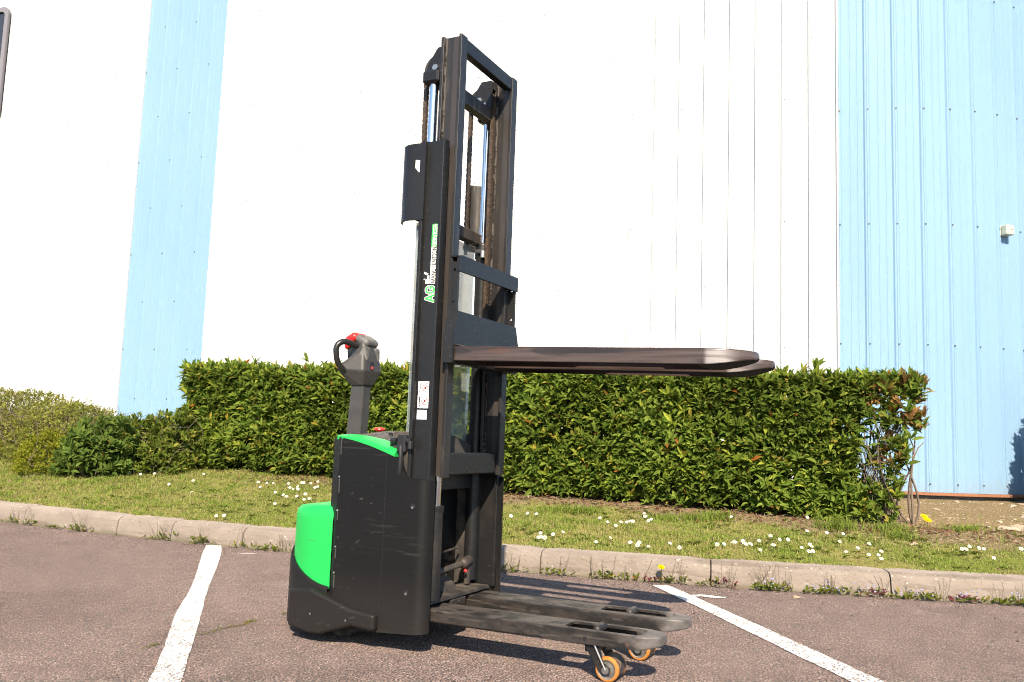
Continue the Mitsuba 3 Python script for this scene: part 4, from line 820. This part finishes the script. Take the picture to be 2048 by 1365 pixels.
for s in (-1, 1):
    body = to_man(ext_z(Polygon(panel_plan()).buffer(.004).buffer(-.004) if True else 0, .0, .9)) ^ to_man(ext_y(Polygon(top).buffer(0), -.5, 0))
    m_ = from_man(body)
    if s > 0: m_ = xf(m_, np.diag([1, -1, 1.0]))
    pn = part('side_panel', m_, 'm_panel', smooth=40)
    y = s * .332
    def sy(m_): return m_
    for x, z in ((-.118, .555), (-.130, .235)):
        part('panel_screw', cat(cyl([x, y + s * .0004, z], [x, y - s * .02, z], .0105, 14), cyl([x, y + s * .0022, z - .002], [x, y, z - .002], .0058, 6)), 'm_steel' if 0 else 'm_inkblack', pn)
        part('screw_head', cyl([x - .001, y + s * .0028, z - .005], [x - .001, y, z - .005], .0052, 6), 'm_steel', pn)
    part('hinge_strip', cat(*[cbox(-.4705, -.4655, min(y - s * .004, y + s * .0015), max(y - s * .004, y + s * .0015), a_, b_, .0008) for a_, b_ in ((.735, .798), (.585, .648), (.478, .516), (.33, .375), (.215, .275))]), 'm_greyplastic', pn)
    part('strip_pin', cat(*[trimesh.creation.icosphere(1, .0042).apply_translation([-.4675, y + s * .0035, z]) for z in (.648, .516, .375, .275)]), 'm_steel', pn)
    part('panel_seam', cbox(-.2465, -.2445, min(y, y + s * .0012), max(y, y + s * .0005), .10, .748, .0001), 'm_inkblack', pn)
core = Polygon(nose(.020, 2.5, -.49, 21, .27) + [(-.262, .27), (-.262, -.27)][::1])
part('chassis_core', ext_z(core.buffer(0), .10, .775), 'm_panel', smooth=30)
part('chassis_front', cbox(-.2615, -.20, -.298, -.235, .14, .80, .004), 'm_dusty'); part('chassis_front', cbox(-.2615, -.20, .235, .298, .14, .80, .004), 'm_dusty')
# green drive cowl with a rounded nose, black skirt round its foot
def cowl_mesh(a_, b, zlo, zhi, e=2.5, crown=True, x0=-.50, inset=0.0):
    n = 49; t = np.linspace(-math.pi / 2, math.pi / 2, n); rows = []
    ring = V(nose(a_, e, x0, n, b))
    lo = V([zlo(u) for u in t]); hi = V([zhi(u) for u in t])
    lev = [(1.0, 0.0), (1.0, .55), (1.0, .80), (.985, .90), (.95, .965), (.88, .99), (.70, 1.0), (.35, 1.006), (0.0, 1.008)] if crown else [(1.0, 0.0), (1.0, .5), (1.0, .93), (.985, 1.0), (.95, 1.0)]
    for k, h in lev: rows.append(np.c_[x0 + (ring[:, 0] - x0) * k, ring[:, 1] * k, lo + (hi - lo) * h])
    v = np.vstack(rows); f = []
    for i in range(len(lev) - 1):
        for j in range(n - 1): f += [[i * n + j, (i + 1) * n + j + 1, i * n + j + 1], [i * n + j, (i + 1) * n + j, (i + 1) * n + j + 1]]
    return trimesh.Trimesh(v, f, process=False)
slope_ = lambda u: .515 + .02 * abs(math.sin(u)) ** 3
cw = part('drive_cowl', cowl_mesh(.315, .318, lambda u: .208 + .15 * math.cos(u) ** 1.2, slope_, 2.7), 'm_green', smooth=45, label='bright green rounded drive cowl')
part('cowl_skirt', cowl_mesh(.330, .330, lambda u: .045, lambda u: .215 + .15 * math.cos(u) ** 1.2 + .0, 2.7, False), 'm_panel', smooth=45)
def rounded(poly, r, y0, y1):
    return to_man(spheres([(x, y, z, r) for x, z in poly for y in (y0, y1)], 2))
for s in (-1, 1):
    r = .013; o, i_ = -.352, -.285
    body = rounded([(-.650, .066), (-.652, .185), (-.553, .196), (-.545, .190), (-.520, .158), (-.505, .052), (-.56, .050)], r, o, i_) + rounded([(-.545, .190), (-.508, .152), (-.49, .09), (-.505, .052), (-.38, .098), (-.36, .10), (-.36, .139)], r, o, i_) + rounded([(-.52, .154), (-.38, .12), (-.262, .131), (-.262, .094), (-.365, .101)], r, o, i_)
    m_ = from_man(body)
    if s > 0: m_ = xf(m_, np.diag([1, -1, 1.0]))
    bu = part('side_bumper', m_, 'm_panel', smooth=40)
    for x, z in ((-.548, .118), (-.376, .112)):
        part('bumper_screw', cyl([x, s * .3652, z], [x, s * .3672, z], .0072, 12), 'm_inkblack', bu)
        part('screw_head', cyl([x, s * .3652, z - .004], [x, s * .3678, z - .004], .0042, 6), 'm_steel', bu)
dw = part('drive_wheel', lathe([(0, -.045), (.085, -.045), (.09, -.038), (.09, .038), (.085, .045), (0, .045)], [-.52, -.16, .09], [0, 1, 0], 40), 'm_tread', smooth=35)
part('hub', lathe([(0, -.047), (.05, -.047), (.05, -.044)], [-.52, -.16, .09], [0, 1, 0], 24), 'm_steel', dw)
part('castor', lathe([(0, -.025), (.05, -.025), (.055, -.02), (.055, .02), (.05, .025), (0, .025)], [-.50, .22, .055], [0, 1, 0], 30), 'm_orange', smooth=35)
# green edge bands and grey top cover
def band(s):
    xs = np.linspace(-.505, -.212, 16); zl = np.interp(xs, [-.545, -.50, -.46, -.40, -.33, -.27, -.205], [.796, .808, .804, .794, .777, .759, .737]) + .001
    v, f = [], []
    for x, z in zip(xs, zl):
        d = np.interp(x, [-.545, -.45, -.21], [.003, .006, .018]); yi = np.interp(x, [-.545, -.45, -.21], [.268, .262, .250]); yo_ = .332 - .018 * max(0, (-.468 - x) / .037); cr = np.interp(x, [-.505, -.42, -.21], [.004, .008, .016])
        v += [(x, s * (yo_ - .001), z - .012), (x, s * yo_, z + d * .4), (x, s * (yo_ - .006), z + d), (x, s * yi, z + d + cr), (x, s * (yi - .012), z + d + cr + .001), (x, s * (yi - .012), z - .012)]
    for i in range(len(xs) - 1):
        for j in range(6):
            k = (j + 1) % 6; f += [[i * 6 + j, i * 6 + k, (i + 1) * 6 + k], [i * 6 + j, (i + 1) * 6 + k, (i + 1) * 6 + j]]
    n = len(v)
    for j in range(1, 5): f += [[0, j, j + 1], [n - 6, n - 6 + j + 1, n - 6 + j]]
    m_ = trimesh.Trimesh(V(v), f, process=False)
    if s < 0: m_.invert()
    return m_
for s in (-1, 1):
    part('edge_band', band(s), 'm_green', smooth=30)
def cover():
    xs = np.linspace(-.575, -.175, 15); v, f = [], []
    zc = np.interp(xs, [-.575, -.52, -.42, -.32, -.175], [.800, .828, .840, .838, .832])
    for x, z in zip(xs, zc):
        drop = np.interp(x, [-.575, -.45, -.175], [.012, .022, .062])
        for y, dz in ((-.262, drop + .02), (-.258, drop), (-.18, drop * .6), (-.06, drop * .1), (.06, drop * .1), (.18, drop * .6), (.258, drop), (.262, drop + .02), (.262, .09), (-.262, .09)): v.append((x, y * np.interp(x, [-.575, -.50, -.46], [.45, .85, 1]), z - dz))
    k = 10
    for i in range(len(xs) - 1):
        for j in range(k):
            m_ = (j + 1) % k; f += [[i * k + j, (i + 1) * k + m_, i * k + m_], [i * k + j, (i + 1) * k + j, (i + 1) * k + m_]]
    n = len(v)
    for j in range(1, k - 1): f += [[0, j, j + 1], [n - k, n - k + j + 1, n - k + j]]
    m_ = trimesh.Trimesh(V(v), f, process=False); m_.fix_normals(); return m_
tc = part('top_cover', cover(), 'm_cover', smooth=25)
def on_cover(x, y):
    zc = np.interp(x, [-.575, -.52, -.42, -.32, -.175], [.800, .828, .840, .838, .832]); d = np.interp(x, [-.575, -.45, -.175], [.012, .022, .062])
    return zc - d * np.interp(abs(y), [0, .06, .18, .258], [.1, .1, .6, 1])
for x0, x1, y0, y1 in ((-.300, -.225, -.235, -.150), (-.300, -.225, .150, .235), (-.335, -.325, -.225, -.08), (-.40, -.39, -.225, -.08), (-.32, -.315, -.145, -.02)):
    v = V([(x, y, on_cover(x, y) + dz) for dz in (-.004, .0012) for x, y in ((x0, y0), (x1, y0), (x1, y1), (x0, y1))])
    part('cover_recess', hull(v), 'm_inkblack', tc)
for y in (-.06, -.03, 0, .03, .06): part('grille_bar', cbox(-.34, -.20, y - .005, y + .005, .815, .8405, .002), 'm_cover', tc)
eb = part('emergency_button', cat(lathe([(.010, 0), (.010, .008), (.021, .010), (.024, .014), (.022, .020), (.014, .023), (0, .024)], [-.485, -.05, .826], [0, 0, 1], 24)), 'm_red', smooth=35)
part('key_switch', cat(cyl([-.345, -.17, .79], [-.345, -.17, .822], .009, 12), cbox(-.357, -.333, -.173, -.167, .822, .829, .002)), 'm_inkblack', tc)
# mast mount with bolts, between panel and rail
mt = part('mast_mount', cat(cbox(-.245, -.171, -.300, -.24, .58, .835, .005), cbox(-.20, -.171, -.304, -.26, .60, .79, .004)), 'm_dusty')
part('mount_clamp', cat(cbox(-.212, -.172, -.326, -.285, .752, .822, .007), cyl([-.22, -.31, .80], [-.245, -.31, .80], .010, 10), cyl([-.172, -.315, .80], [-.150, -.315, .80], .012, 8), cyl([-.15, -.32, .80], [-.15, -.32, .77], .011, 8)), 'm_inkblack', mt)
part('mount_bolt', cat(cyl([-.215, -.302, .645], [-.215, -.306, .645], .014, 12), cyl([-.228, -.302, .745], [-.228, -.308, .745], .007, 6)), 'm_inkblack', mt)
part('mount_hose', tube(smooth_path([(-.19, -.325, .78), (-.186, -.328, .72), (-.19, -.322, .66), (-.196, -.30, .60)], 14), .009, 8), 'm_inkblack', mt, smooth=40)
mt2 = part('mast_mount', cbox(-.245, -.171, .24, .300, .58, .835, .005), 'm_dusty')
# --- tiller
ta = part('tiller_arm', hull([(-.682, -.022, .81), (-.682, .022, .81), (-.672, -.034, .81), (-.610, -.034, .81), (-.604, -.026, .81), (-.604, .026, .81), (-.612, .034, .81), (-.672, .034, .81), (-.668, -.022, 1.05), (-.668, .022, 1.05), (-.660, -.032, 1.05), (-.602, -.032, 1.05), (-.597, -.026, 1.05), (-.597, .026, 1.05), (-.602, .032, 1.05), (-.660, .032, 1.05)]), 'm_greyplastic', smooth=25)
_part = part
def part(name, mesh, m, parent=None, smooth=30, label=None, kind=None):      # the head's pieces, drawn in about the top of the arm
    c = V([-.632, 0, 1.05]); mesh = mesh.copy(); mesh.vertices = c + (mesh.vertices - c) * V([.93, .93, .97]); return _part(name, mesh, m, parent, smooth, label, kind)
th = part('tiller_head', cat(spheres([(-.655, -.030, 1.050, .022), (-.605, -.028, 1.048, .022), (-.655, .030, 1.050, .022), (-.605, .028, 1.048, .022), (-.690, -.088, 1.105, .016), (-.690, .088, 1.105, .016), (-.590, -.055, 1.100, .024), (-.590, .055, 1.100, .024), (-.600, -.042, 1.17, .026), (-.600, .042, 1.17, .026), (-.660, -.03, 1.15, .02), (-.660, .03, 1.15, .02)], 3),
     spheres([(-.598, -.036, 1.15, .026), (-.598, .036, 1.15, .026), (-.655, -.028, 1.15, .02), (-.655, .028, 1.15, .02), (-.605, -.032, 1.215, .022), (-.605, .032, 1.215, .022), (-.650, -.028, 1.215, .018), (-.650, .028, 1.215, .018)], 3)), 'm_greyplastic', smooth=50)
part('head_cap', spheres([(-.592, -.030, 1.226, .020), (-.592, .030, 1.226, .020), (-.625, -.034, 1.244, .020), (-.625, .034, 1.244, .020), (-.636, -.03, 1.247, .018), (-.636, .03, 1.247, .018)], 3), 'm_palegrey', th, smooth=50)
part('safety_button', spheres([(-.660, -.034, 1.254, .021), (-.660, .034, 1.254, .021), (-.690, -.034, 1.240, .020), (-.690, .034, 1.240, .020), (-.702, -.03, 1.212, .014), (-.702, .03, 1.212, .014)], 3), 'm_red', th, smooth=50)
part('button_stem', hull([(x, y, z) for x, z in ((-.705, 1.21), (-.680, 1.21), (-.690, 1.10), (-.660, 1.10)) for y in (-.028, .028)]), 'm_grip', th)
for s in (-1, 1):
    rk = part('rocker', spheres([(-.586, s * .040 - .010, 1.196, .012), (-.586, s * .040 + .012, 1.196, .012), (-.580, s * .046, 1.150, .012), (-.60, s * .060, 1.165, .010)], 3), 'm_palegrey', th, smooth=50)
    part('grip', tube(smooth_path([(-.615, s * .030, 1.214), (-.645, s * .085, 1.220), (-.668, s * .128, 1.219), (-.679, s * .142, 1.200), (-.681, s * .141, 1.165), (-.679, s * .130, 1.132), (-.672, s * .105, 1.106), (-.660, s * .075, 1.094)], 40), .0135, 14), 'm_grip', th, smooth=50)
part('head_label', xf(cbox(-.001, .001, -.012, .012, -.020, .020, .0004), np.eye(3), [-.5655, -.012, 1.120]), 'm_inkblack', th)
part('label_mark', xf(cbox(-.001, .001, -.007, .007, -.006, .006, .0004), np.eye(3), [-.5641, -.012, 1.112]), 'm_inkred', th)
part = _part
# --- stickers on the near outer rail
DA = V([[0, -1, 0], [0, 0, -1], [1, 0, 0]])          # reading upwards, capitals' tops to the rear
def lettering(t, h, x, z, d=.0006, bold=True, squeeze=1.0, off=0.0, A=DA, y=-.2872):
    m_ = meshkit.text_mesh(t, h, d, bold); m_.apply_scale([squeeze, 1, 1]); return xf(m_, A, [x, y - off, z]), m_.bounds[1][0]
def flat(x0, x1, z0, z1, off, d=.0004, y=-.2872): return cbox(x0, x1, y - off - d, y - off, z0, z1, .0001)
lx = -.094
st = part('company_sticker', flat(-.1165, lx + .0035, 1.4175, 1.5665, 0), 'm_sticker', smooth=False, label='white and green company sticker with upright lettering')
def fitted(t, h, x, z0, z1, off):
    m_, w_ = lettering(t, h, x, 0, off=off); return lettering(t, h, x, z0, squeeze=(z1 - z0) / w_, off=off)[0]
part('lettering', fitted('MANUTENTION', .0185, lx + .0015, 1.4195, 1.5645, .0005), 'm_inkblack', st, smooth=False)
part('sticker_field', flat(-.1175, lx + .0035, 1.5670, 1.658, 0), 'm_inkgreen', st, smooth=False)
part('lettering', fitted('SERVICES', .0185, lx + .001, 1.5695, 1.6555, .0005), 'm_sticker', st, smooth=False)
m1 = fitted('AG', .040, lx, 1.342, 1.409, .0006); part('lettering', m1, 'm_inkgreen', st, smooth=False)
import shapely
white = []
for g in range(1):
    f2 = m1.faces; vv = m1.vertices[:, [0, 2]]
    tri = [Polygon(vv[t]) for t in f2]; u = shapely.union_all([t for t in tri if t.area > 1e-10]).buffer(.0028, 2)
    for gmt in getattr(u, 'geoms', [u]): white.append(ext_y(gmt, -.2872 - .0005, -.2872))
part('letter_outline', cat(*white), 'm_sticker', st, smooth=False)
icon = [cbox(-.137, -.119, -.2878, -.2873, 1.418, 1.436, .0002), cbox(-.147, -.138, -.2878, -.2873, 1.436, 1.4385, .0002), cbox(-.131, -.120, -.2878, -.2873, 1.4375, 1.451, .0002), xf(extr(Polygon([(-.133, 1.4525), (-.146, 1.460), (-.143, 1.467), (-.124, 1.458)]), .0005), [[1, 0, 0], [0, 0, -1], [0, 1, 0]], [0, -.2873, 0])]
part('truck_emblem', cat(*icon), 'm_sticker', st, smooth=False)
ws = part('warning_sticker', flat(-.1475, -.0985, .928, 1.032, 0), 'm_sticker', smooth=False, label='white warning sticker with two prohibition pictograms')
def ring(cx, cz, r, w): return ext_y(Polygon([(cx, cz)]*0 or [(cx + r * math.cos(a), cz + r * math.sin(a)) for a in np.linspace(0, 2 * math.pi, 25)[:-1]], [[(cx + (r - w) * math.cos(a), cz + (r - w) * math.sin(a)) for a in np.linspace(0, 2 * math.pi, 25)[:-1]]]), -.2884, -.2877)
for cz in (.955, 1.006):
    cx = -.115
    bar = xf(cbox(-.013, .013, -.0007, 0, -.0012, .0012, .0002), V([[.7, 0, -.7], [0, 1, 0], [.7, 0, .7]]), [cx, -.2884, cz])
    part('prohibition_ring', cat(ring(cx, cz, .0145, .0022), bar), 'm_inkred', ws, smooth=False)
    part('pictogram', cat(flat(cx - .004, cx + .004, cz - .004, cz + .006, .0005), flat(cx - .026, cx - .022, cz - .018, cz + .016, .0005), flat(cx - .022, cx - .012, cz - .001, cz + .002, .0005), flat(cx - .026, cx + .012, cz + .0165 if cz > .98 else cz - .019, cz + .0185 if cz > .98 else cz - .017, .0005)), 'm_inkblack', ws, smooth=False)
part('data_plate', flat(-.1485, -.1025, .884, .921, 0), 'm_greystick', smooth=False, label='blank silver grey data plate under the warning sticker')
